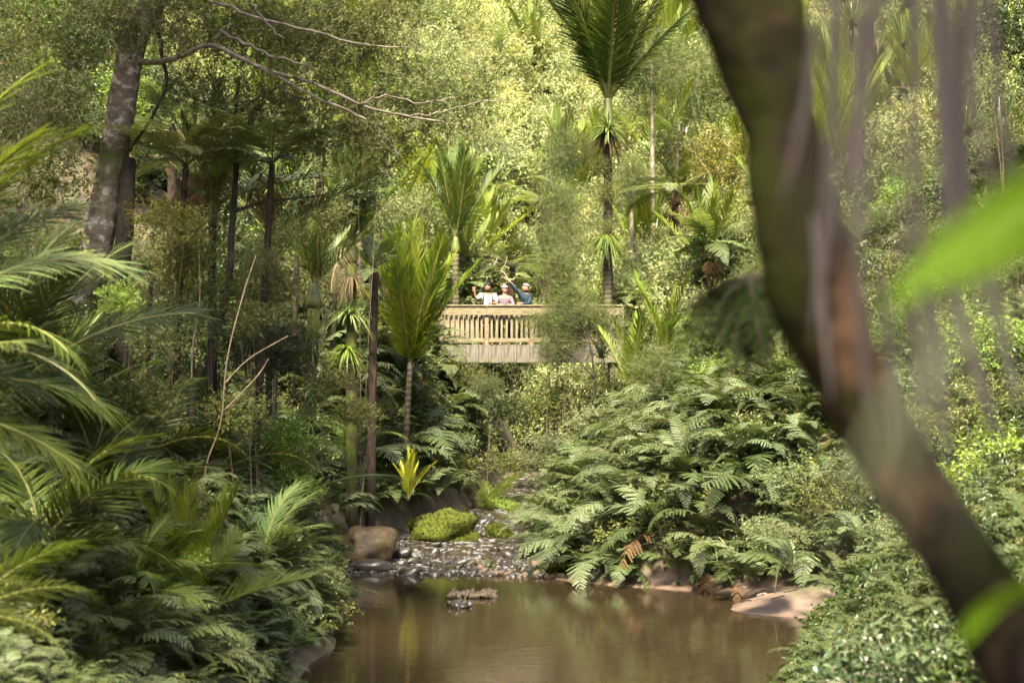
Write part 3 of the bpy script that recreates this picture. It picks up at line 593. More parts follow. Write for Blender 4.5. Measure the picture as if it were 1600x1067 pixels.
    if pack:
        for s in (1, -1):
            q = Buf(); tube(q, smooth_path([(lean + s * .1, .1, 1.47), (lean + s * .115, -.03, 1.52), (lean + s * .125, -.125, 1.38), (lean * .6 + s * .14, -.135, 1.2), (lean * .5 + s * .16, .02, 1.08)], 12), .018, 6)
            part('strap', q.mesh('strap', 'black_cloth'), t)
        part('backpack', box_mesh('backpack', .3, .17, .46, 'black_cloth', .05), t, (lean * .8, .22, 1.24))
    return t
person(762, 'person in white t-shirt and black cap with raised hand at the railing', 0, 1, 'black_cloth', 0, 'white_cloth', 'black_cloth',
       [((-.2, -.01, 1.43), (-.33, -.12, 1.30), (-.38, -.2, 1.52)), ((.2, -.01, 1.43), (.27, -.1, 1.20), (.1, -.36, 1.19))], shorts=True, look=-.25, pitch=-.18, pack=True, skinm='skin_tan', sc=1.01)
person(788, 'person in mauve shirt, pale cap and black trousers resting on the railing', 0, 1, 'cap_pale', 0, 'mauve_cloth', 'black_cloth',
       [((-.19, -.01, 1.42), (-.27, -.12, 1.19), (-.12, -.38, 1.19)), ((.19, -.01, 1.42), (.27, -.12, 1.19), (.16, -.38, 1.19))], look=.6, pitch=-.05, glasses=True, sc=.97)
person(820, 'person in navy jacket and grey cap pointing up with an outstretched arm', 0, 1, 'cap_grey', 0, 'navy_cloth', 'black_cloth',
       [((-.12, -.06, 1.46), (-.3, -.16, 1.64), (-.47, -.26, 1.84)), ((.17, -.03, 1.43), (.12, -.2, 1.2), (-.1, -.38, 1.19))], look=-.9, pitch=-.35, glasses=True, lean=.04, pack=True, sc=1.0)
b = Buf(); M['bark_twig'] = rough_mat('bark_twig', [(.3, (.2, .17, .13)), (.7, (.32, .28, .23))], 8, .9, .2)
pp = [P(728, 500, 53), P(745, 466, 53), P(764, 430, 53), P(778, 402, 53)]; tube(b, smooth_path(pp, 10), np.linspace(.028, .015, 10), 6); 
tube(b, smooth_path([P(770, 425, 53), P(785, 424, 52.8), P(795, 437, 52.6), P(806, 448, 52.5)], 8), np.linspace(.015, .008, 8), 5); tube(b, smooth_path([P(782, 424, 53), P(790, 412, 53), P(792, 400, 53)], 6), .01, 5)
single('dead_branch', b.mesh('dead_branch', 'bark_twig'), 'pale bare dead branch leaning behind the three people', 'branch')

# ------------------------------------------------------------------ palms
def trunk_to(px_crown, py_crown, D, base_px=None):
    c = P(px_crown, py_crown, D); bx = c[0] if base_px is None else (base_px - 800) * D / FPX
    z = H(bx, D); return (bx, D, z), c[2] - z, (c[0] - bx, 0)
def nik(pc, yc, D, r, label, bpx=None, **k):
    base, h, lean = trunk_to(pc, yc, D, bpx); return palm(base, h, r, label, lean=lean, **k)
nik(641, 566, 40, .07, 'nikau palm with bushy upright bright fronds left of the bridge', 630, n=42, L=2.85, el=(50, 89), kind='b', shaft=0, fr=NIKB, roll=50)
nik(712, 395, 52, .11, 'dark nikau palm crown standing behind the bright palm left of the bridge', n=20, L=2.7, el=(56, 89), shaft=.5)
nik(950, 196, 52, .14, 'tall nikau palm with huge crown rising to the top edge of the picture', n=32, L=4.8, el=(49, 88), kind='t', shaft=.9, dead=0, fr=NIKT)
nik(838, 146, 82, .13, 'small yellowish nikau palm high on the far hillside', n=10, L=2.2, el=(55, 88), kind='b', shaft=.5)
nik(876, 276, 62, .12, 'nikau palm leaning out of the fine leaved tree above the bridge', 895, n=8, L=2.4, el=(55, 85), shaft=0)
nik(549, 410, 36, .11, 'nikau palm with round green crownshaft and shaggy trunk left of the bright palm', n=10, L=2.3, el=(40, 84), kind='n', shaft=.5, trunkm='trunk_moss', dead=2)
nik(490, 480, 33, .12, 'nikau palm with mossy slim trunk and dark crown in the left forest', 478, n=10, L=1.9, el=(35, 85), kind='n', shaft=.5, trunkm='trunk_moss', dead=1)
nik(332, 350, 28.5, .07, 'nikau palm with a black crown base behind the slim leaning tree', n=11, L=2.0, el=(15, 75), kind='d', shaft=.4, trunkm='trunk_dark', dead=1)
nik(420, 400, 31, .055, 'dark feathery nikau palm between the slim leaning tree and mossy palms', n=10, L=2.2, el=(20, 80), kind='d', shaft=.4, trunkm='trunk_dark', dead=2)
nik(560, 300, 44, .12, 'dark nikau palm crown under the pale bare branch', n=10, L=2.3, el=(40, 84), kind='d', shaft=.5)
def young(px, D, label, n=8, L=1.6, kind='n', el=(35, 85), fr=NIK, dz=0, **k):
    p = gz(px, D); p[2] += dz; return palm(p, 0, .1, label, n=n, L=L, kind=kind, el=el, fr=fr, name='young_palm', **k)
palm(P(638, 778, 37.5), 0, .1, 'small glowing yellow palm among the ferns', n=9, L=1.0, kind='y', el=(50, 88), name='young_palm')
nik(545, 705, 38, .07, 'young green palm with feathery fronds below the shaggy trunks', n=9, L=1.5, kind='n', el=(20, 80), fr=NIKL, shaft=0, name='young_palm')
young(985, 43, 'bright green young palm with upright fronds right of the bridge', n=6, L=2.4, kind='b', el=(50, 84), dz=.3)
young(1045, 43, 'bright green young palm right of the bridge, further right of two', n=6, L=2.5, kind='b', el=(52, 84), dz=.3)
young(285, 20.5, 'bright yellow green young palm standing in the lower left thicket', n=13, L=1.9, kind='b', el=(20, 88), dz=-.35, dead=3)
young(410, 24, 'young palm with a pale frond arching right over the ferns', n=7, L=1.35, kind='p', el=(25, 75), fr=NIKL, az=0, spread=60)
young(60, 17, 'palm with drooping yellow tipped fronds at the lower left', n=10, L=1.7, kind='n', el=(-5, 65), fr=NIKL, dz=.3, dead=3)
young(455, 29, 'small palm with fine fronds on the left bank beside the pool', n=7, L=1.2, kind='n', el=(20, 70), fr=NIKL)
young(150, 21, 'dark palm seedling behind the drooping palm at the lower left', n=9, L=1.6, kind='d', el=(10, 75), fr=NIKL, dead=3)
young(765, 43, 'low feathery palm half hidden among ferns under the bridge', n=7, L=1.4, kind='n', el=(10, 60), fr=NIKL)
young(105, 22, 'palm with arching dark fronds below the mottled trunk', n=10, L=1.9, kind='n', el=(5, 80), fr=NIKL, dz=.5)
young(225, 24, 'palm with arching fronds at the foot of the twin trunk', n=9, L=1.7, kind='d', el=(10, 80), fr=NIKL, dz=.4)
young(340, 26, 'dark palm behind the bright young palm', n=10, L=1.9, kind='d', el=(10, 80), fr=NIKL, dz=.5)
young(440, 29.5, 'feathery palm in the shade left of the mossy palms', n=10, L=1.9, kind='n', el=(10, 80), fr=NIKL, dz=.3)
young(20, 20, 'tall dark palm fronds at the left edge, behind the drooping palm', n=10, L=2.2, kind='d', el=(20, 85), fr=NIKL, dz=1.0)
young(200, 18.5, 'palm with long low fronds before the bright young palm', n=8, L=1.4, kind='n', el=(0, 60), fr=NIKL, az=-20, spread=100, dead=2)
# palm whose crown is cut by the left edge
pl = palm(P(-150, 640, 14.5), 0, .1, 'large palm at the left edge with long pale fronds reaching in', n=0)
for (px, py, e, a, L, kd) in ((-120, 520, 28, -5, 1.9, 'p'), (-150, 520, 45, -30, 2.3, 'n'), (-100, 470, 52, 10, 1.9, 'n'), (-130, 560, 12, -25, 1.8, 'n'), (-120, 560, -2, -10, 1.7, 'd'), (-140, 600, -8, 20, 1.8, 'n'), (-140, 460, 60, -10, 2.2, 'b'), (-120, 620, 5, 40, 1.8, 'd'), (-110, 640, 20, -45, 1.7, 'd'), (-140, 500, 35, 30, 1.9, 'd'), (-140, 640, -18, -5, 1.6, 'n')):
    part('frond', G.choice(NIKL[kd]), pl, tuple(P(px, py, 14.5) - P(-150, 640, 14.5)), (R(G.uniform(-25, 25)), -R(e), R(a)), L)
pl2 = palm(P(-60, 960, 12.5), 0, .1, 'pale fan of palm leaves at the bottom left corner', n=0)
for (e, a, L, kd) in ((12, -8, 1.0, 'p'), (-12, -20, .9, 'p'), (32, 5, 1.0, 'n')): part('frond', NIKL[kd][0], pl2, (0, 0, 0), (R(-35), -R(e), R(a)), L)

# ------------------------------------------------------------------ plants of strap leaves
def blades(name, seed, n, L, W, el, droop, mat, spread=.05, k=5):
    rg = np.random.default_rng(seed); b = Buf(); a = rg.random(n) * 6.283; e = R(el[0]) + (R(el[1]) - R(el[0])) * rg.random(n)
    D = np.stack([np.cos(a) * np.cos(e), np.sin(a) * np.cos(e), np.sin(e)], -1); S = np.stack([-np.sin(a), np.cos(a), 0 * a], -1)
    P0 = np.stack([np.cos(a), np.sin(a), 0 * a], -1) * (spread * rg.random(n))[:, None]
    ribbons(b, P0, D, S, L * (.6 + .5 * rg.random(n)), W, np.stack([0 * a, 0 * a, -droop * (.5 + rg.random(n))], -1), k, 0, prof=lambda t: 1 - .8 * t ** 2)
    return b.mesh(name, mat)
FLAX = [blades('leaves', 1, 46, 1.3, .045, (30, 88), .55, 'flax'), blades('leaves', 2, 50, 1.2, .035, (20, 80), .7, 'flax')]
TUFT = [blades('leaves', 3, 60, .5, .012, (25, 88), .6, 'grass'), blades('leaves', 4, 50, .35, .01, (30, 88), .5, 'grass')]
EPI = [blades('leaves', 5, 130, .55, .03, (-10, 85), .6, 'flax'), blades('leaves', 6, 150, .5, .024, (-40, 50), .7, 'grass')]
EPID = [blades('leaves', 8, 170, .6, .018, (-45, 25), .9, 'nikau_dead')]
EPIH = [blades('leaves', 18, 260, .5, .018, (-70, 35), .6, 'grass', .12)]
SPIKE = [blades('leaves', 7, 130, 1.0, .04, (-30, 89), .18, 'grass'), blades('leaves', 9, 130, 1.0, .045, (-25, 89), .2, 'flax')]
def strap(px, D, label, me, sc=1, name='flax_plant', cat='plant', z=None, py=None, group=None):
    p = gz(px, D)
    if py is not None: p = P(px, py, D)
    return single(name, me, label, cat, tuple(p), (0, 0, G.random() * 6), sc, group)
strap(985, 35.5, 'flax clump with long drooping leaves in the middle of the right bank', FLAX[0], 1.3, py=765)
strap(1040, 33.5, 'flax clump with arching leaves low on the right bank', FLAX[1], 1.2, py=800)
strap(1110, 31.5, 'flax clump with narrow leaves above the sandbar', FLAX[1], 1.0, py=850)
strap(1190, 33, 'pale flax clump right of the foreground trunk shadow, upper right bank', FLAX[0], 1.2, py=760)
strap(940, 45, 'long leaved sedge hanging beside the right end of the bridge', FLAX[1], 1.3, py=560)
strap(1565, 46, 'flax clump with pale arching leaves near the right edge', FLAX[0], 2.0, py=235)
strap(1525, 52, 'flax clump high on the right slope beside the green spiky tree', FLAX[1], 2.0, py=215)
strap(1370, 56, 'flax clump seen between the hanging dry leaves', FLAX[0], 2.0, py=100)
strap(785, 62, 'grassy perching clump on the slope above the people', FLAX[1], 1.3, py=312)
strap(1050, 36, 'dry straw coloured sedge under the fine leaved shrub', EPID[0], 1.4, py=660)
strap(765, 34.5, 'small leafy waterside plant among the riffle stones', TUFT[0], 1.2, py=893, name='grass_tuft', cat='grass')
strap(722, 29.2, 'bright grass tuft on the near islet in the pool', TUFT[1], .55, py=944, name='grass_tuft', cat='grass')
strap(880, 33.2, 'grass tuft beside the mossy rock on the sand bank', TUFT[0], .9, py=888, name='grass_tuft', cat='grass')
strap(915, 32.8, 'dense grass tuft right of the mossy rock on the sand bank', TUFT[0], .8, py=895, name='grass_tuft', cat='grass')
strap(1285, 26, 'grass tuft at the right end of the sandbar', TUFT[0], .9, py=975, name='grass_tuft', cat='grass')
strap(470, 23, 'grassy tuft at the left water edge', TUFT[0], .9, py=1010, name='grass_tuft', cat='grass')
strap(400, 20.5, 'long grass at the bottom edge below the left ferns', TUFT[0], 1.2, py=1060, name='grass_tuft', cat='grass')
strap(340, 19, 'long grass at the bottom edge, further left among ferns', TUFT[0], 1.3, py=1068, name='grass_tuft', cat='grass')
# ------------------------------------------------------------------ tree ferns
def treefern(px, py, D, label, n=14, L=1.9, r=.1, el=(-5, 40), ki=None, dead=2, bpx=None):
    c = P(px, py, D); bx = c[0] if bpx is None else (bpx - 800) * D / FPX; z = H(bx, D); h = c[2] - z
    t = thing('tree_fern', label, 'tree fern', (bx, D, z)); top = (c[0] - bx, 0, h)
    b = Buf(); u = np.linspace(0, 1, 10)[:, None]; tube(b, u * np.array(top), r * (1.3 - .3 * u[:, 0]), 9, 0, .08); part('trunk', b.mesh('trunk', 'trunk_fern', True), t)
    for i in range(n): part('frond', TREEFERN[i % 2] if ki is None else TREEFERN[ki], t, top, (R(G.uniform(-10, 10)), -R(G.uniform(*el)), R(360 * i / n + G.uniform(-10, 10))), L * G.uniform(.85, 1.15))
    for i in range(dead): part('dead_frond', FERN_DEAD[0], t, top, (0, R(G.uniform(40, 75)), R(G.uniform(0, 360))), L * .8, label='brown hanging dead frond')
treefern(290, 258, 26.3, 'tree fern with broad pale fronds left of the slim leaning tree', L=1.6, ki=0, el=(-14, 24), r=.05, bpx=268)
treefern(425, 256, 26.5, 'tree fern with broad pale fronds right of the slim leaning tree', L=1.6, ki=0, el=(-14, 24), r=.05, bpx=392)
treefern(500, 225, 44, 'tree fern in the left forest above the dark palms', L=1.9, el=(0, 40))
treefern(1055, 300, 58, 'tree fern with brownish hanging fronds right of the tall palm', L=2.3, el=(-15, 30), dead=5)
treefern(800, 418, 54, 'tree fern with drooping fronds behind the three people', L=2.0, el=(-10, 35), dead=3)
treefern(700, 430, 55, 'tree fern behind the railing left of the people', L=1.8, el=(-10, 35), dead=2)
treefern(1110, 385, 52, 'tree fern on the slope left of the foreground trunk', L=1.9, el=(-15, 30), dead=3)
treefern(585, 425, 36.5, 'tree fern with a bare black trunk beside the bright palm', L=1.4, el=(-10, 40), bpx=578, r=.08, n=7)
treefern(1350, 420, 46, 'tree fern behind the hanging dry leaves on the right', L=2.0, el=(-10, 35))
treefern(1570, 290, 48, 'tree fern with an orange brown skirt near the right edge', L=1.9, el=(-10, 35), dead=6)
treefern(1500, 520, 40, 'low tree fern on the right slope behind the foreground trunk', L=1.7, el=(-10, 40))
treefern(270, 200, 40, 'tree fern with rusty dead fronds deep behind the mottled trunk', L=1.7, dead=6)

# ------------------------------------------------------------------ ferns of the banks
def clear(x, y, pts, d):
    for (a, b_) in pts:
        if (a - x) ** 2 + (b_ - y) ** 2 < d * d: return False
    pts.append((x, y)); return True
def shoreL(y): return float(np.interp(y, TY, TXL))
def shoreR(y): return float(np.interp(y, TY, TXR))
def pxof(x, y): return x * FPX / y + 800
def pick(v, tab):
    for lim, t in tab:
        if v < lim: return t
    return tab[-1][1]
def fern_label(look, x, y, d, bank, cols):
    row = pick(d, ((1.3, 'low on'), (2.9, 'halfway up'), (99, 'atop')))
    return f'{look} fern {row} the {bank}, {pick(pxof(x, y), cols)}'
pts = []; k = 0; tries = 0
while k < 110 and tries < 6000:
    tries += 1; y = G.uniform(29.5, 43); d = (.7 if y < 34 else .3) + 4.6 * G.random() ** 1.4; x = shoreR(y) + d
    if (x * FPX / y + 800) > 1330 or not clear(x, y, pts, .42): continue
    dd = 1 if G.random() < .3 else 0; LL = G.uniform(1.0, 1.65); look = 'brown flecked' if dd else ('long arching' if LL > 1.25 else 'short green')
    fern(x, y, fern_label(look, x, y, d, 'right bank', ((880, 'beside the riffle'), (960, 'behind the mossy rock'), (1050, 'below the fine leaved shrub'), (1150, 'left above the sandbar'), (1240, 'above the sandbar'), (9999, 'near the foreground trunk'))), 'ferns of the right bank', n=9, L=LL, az=200, spread=110, pale=.5, dead=dd, el=(-16, 50)); k += 1
k = tries = 0
while k < 80 and tries < 4000:
    tries += 1; y = G.uniform(35.5, 47.5); d = G.uniform(.45, 5.0); x = shoreL(y) - d
    if y < 37.5 and d < 1.3: continue
    if not clear(x, y, pts, .5): continue
    dd = 1 if G.random() < .35 else 0; LL = G.uniform(1.1, 1.7); look = 'brown flecked' if dd else ('long arching' if LL > 1.4 else 'short green')
    fern(x, y, fern_label(look, x, y, d, 'left fern slope', ((560, 'by the shaggy palm'), (630, 'left of the bright palm'), (690, 'under the bright palm'), (740, 'below the left end of the bridge'), (9999, 'below the middle of the bridge'))), 'ferns below the bridge', n=9, L=LL, az=-35, spread=110, pale=.3, dead=dd, el=(-10, 50)); k += 1
k = tries = 0
while k < 85 and tries < 4000:
    tries += 1; y = G.uniform(15.5, 33); d = .45 + 2.8 * G.random() ** 1.4; x = shoreL(y) - d
    if (y > 26 and d < 1.3) or not clear(x, y, pts, .36) or x * FPX / y + 800 < -60: continue
    dd = 1 if G.random() < .3 else 0; LL = G.uniform(.6, 1.2); look = 'brown flecked' if dd else ('large drooping' if LL > 1.05 else 'small drooping')
    fern(x, y, fern_label(look, x, y, d, 'left pool bank', ((150, 'in the lower left corner'), (280, 'left of the broad lobed leaves'), (380, 'around the bright young palm'), (470, 'below the arching pale frond'), (9999, 'near the big brown boulder'))), 'ferns of the left bank', n=9, L=LL, az=-35, spread=100, pale=.45, dead=dd, el=(-25, 42)); k += 1
for (px, py, D, L, lab) in ((1235, 890, 27.5, 1.0, 'fern hanging over the right end of the sandbar'), (1330, 930, 24, .9, 'fern in the tangle right of the sandbar'), (1390, 880, 25, .9, 'fern beside the fallen mossy log'), (1340, 850, 27, 1.0, 'fern above the fallen mossy log'), (1420, 940, 21, .8, 'fern at the lower right before the dark trunk'), (1160, 905, 30, 1.1, 'fern with a brown frond drooping over the sandbar'), (1060, 890, 31.5, 1.1, 'fern drooping to the water left of the sandbar'), (560, 800, 37.2, 1.2, 'fern hanging behind the big brown boulder'), (600, 790, 38.5, 1.2, 'fern hanging left below the small yellow palm'), (625, 785, 39, 1.0, 'fern directly under the small yellow palm'), (660, 780, 39.6, 1.2, 'fern hanging behind the largest mossy boulder, left'), (690, 775, 40.2, 1.1, 'fern hanging behind the largest mossy boulder, right'), (718, 770, 41, 1.0, 'fern at the far bend left of the bright leafy plants'), (585, 750, 39.5, 1.3, 'fern on the slope left of the small yellow palm'), (670, 745, 41, 1.3, 'fern on the slope right of the small yellow palm'), (520, 800, 35, 1.1, 'fern over the back of the big brown boulder')):
    p = P(px, py, D); fern(p[0], p[1], lab, None, n=9, L=L, az=210 if px > 800 else -50, spread=110, dead=1 if 'brown frond' in lab else 0, z=p[2])

# ------------------------------------------------------------------ shrubs and trees with leaf crowns
def crown_mesh(name, seed, blobs, ntw, l, m, L, W, mat, up=.25, rnd=.6, outw=.6, droop=0, shell=.4, stem='bark_brown', flat=0, tw=.006):
    rg = np.random.default_rng(seed); b = Buf(); pos, out = ellip(rg, ntw, blobs, shell)
    sprays(b, rg, pos, out, l, m, L, W, up, rnd, outw, droop, 0, 1, flat, tw)
    return b.mesh(name, [mat, stem])
def lumpy(seed, n=7, R0=1.0, rs=.5, zf=.8):
    rg = np.random.default_rng(seed + 500); o = []
    for i in range(n):
        d = nrm(rg.normal(size=3)) * R0 * .6 * rg.random() ** .4; r = rs * (.7 + .6 * rg.random()); o.append((d[0], d[1], d[2] * zf, r, r, r * .8))
    return o
CR = {}
for key, mat, L, W, ntw, l, m, extra in (('small', 'leaf', .075, .036, 330, .30, 9, {}), ('dark', 'leaf_dark', .09, .045, 300, .30, 9, {}), ('bright', 'leaf_bright', .10, .05, 260, .3, 8, {}), ('pale', 'leaf_pale', .06, .034, 380, .28, 10, {}),
        ('yellow', 'leaf_yellow', .085, .035, 260, .32, 9, {}), ('olive', 'leaf_olive', .06, .022, 420, .3, 11, {}), ('fine', 'kanuka', .055, .014, 850, .34, 17, dict(up=.25, rnd=.7)), ('broad', 'leaf_bright', .2, .12, 60, .3, 5, {})):
    CR[key] = [crown_mesh('crown', sd + 10 * len(CR), lumpy(sd + 10 * len(CR)), ntw, l, m, L, W, mat, **extra) for sd in ((1, 2, 3) if key in ('small', 'pale', 'fine', 'dark') else (1, 2))]
for (px, py, D, m, s, lab) in ((950, 208, 51.8, EPID[0], 1.4, 'skirt of dry hanging leaves below the tall palm crown'), (950, 205, 51.4, EPI[0], 1.7, 'green perching lily just under the tall palm crown'),
        (946, 258, 51.5, CR['small'][0], .48, 'green perching plant on the tall palm trunk, upper cluster'), (946, 298, 51.5, CR['small'][1], .6, 'bright grassy perching plant on the tall palm trunk, mid cluster'), (946, 350, 51.5, CR['small'][2], .4, 'green perching plant on the tall palm trunk, lower cluster'), (949, 368, 51.6, EPIH[0], 1.5, 'shaggy hanging perching plant lowest on the tall palm trunk'),
        (549, 432, 35.8, EPID[0], .8, 'dry hanging leaf skirt under the round green crownshaft'), (546, 490, 35.8, EPI[0], 1.2, 'spiky perching lily on the shaggy palm trunk'), (543, 545, 35.8, EPI[1], 1.0, 'hanging perching plant low on the shaggy palm trunk'), (486, 520, 32.8, EPI[1], .9, 'hanging perching plant on the slim mossy palm trunk'), (482, 610, 32.8, EPI[0], .7, 'small perching lily low on the slim mossy palm trunk'),
        (484, 660, 32.8, EPI[0], .6, 'small perching plant near the foot of the slim mossy palm')):
    single('perching_plant', m, lab, 'plant', tuple(P(px, py, D)), (0, 0, G.random() * 6), s)
def stem_mesh(seed, n=5, h=1.0, k=1.0):
    rg = np.random.default_rng(seed); b = Buf()
    for i in range(n):
        a = rg.random() * 6.28; e = .35 + .4 * rg.random(); tube(b, smooth_path([(0, 0, 0), (math.cos(a) * e * .3, math.sin(a) * e * .3, h * .5), (math.cos(a) * e, math.sin(a) * e, h * (1 + .3 * rg.random()))], 7), np.linspace(.03, .008, 7) * k, 5)
    return b.mesh('stems', 'bark_brown')
STEM = [stem_mesh(i) for i in range(3)]; STEM1 = [stem_mesh(i + 9, 2, 1.0, .35) for i in range(3)]
def shrub(x, y, z, s, key, label, group=None, zs=1.0, h=.8):
    t = thing('shrub', label, 'shrub', (x, y, z), group, G.random() * 6.28)
    part('stems', G.choice(STEM), t, (0, 0, 0), (0, 0, 0), (s, s, s * h)); part('crown', G.choice(CR[key]), t, (0, 0, s * h * zs), (0, 0, 0), (s, s, s * zs)); return t
def shrub_at(px, py, D, s, key, label, group=None, zs=1.0):   # py is the middle of its crown
    p = P(px, py, D); z = H(p[0], D); h = max((p[2] - z) / s / zs, .3)
    t = thing('shrub', label, 'shrub', (p[0], D, z), group, G.random() * 6.28)
    part('stems', G.choice(STEM1 if h > 1.3 else STEM), t, (0, 0, 0), (0, 0, 0), (s, s, s * zs * h)); part('crown', G.choice(CR[key]), t, (0, 0, p[2] - z), (0, 0, 0), (s, s, s * zs)); return t

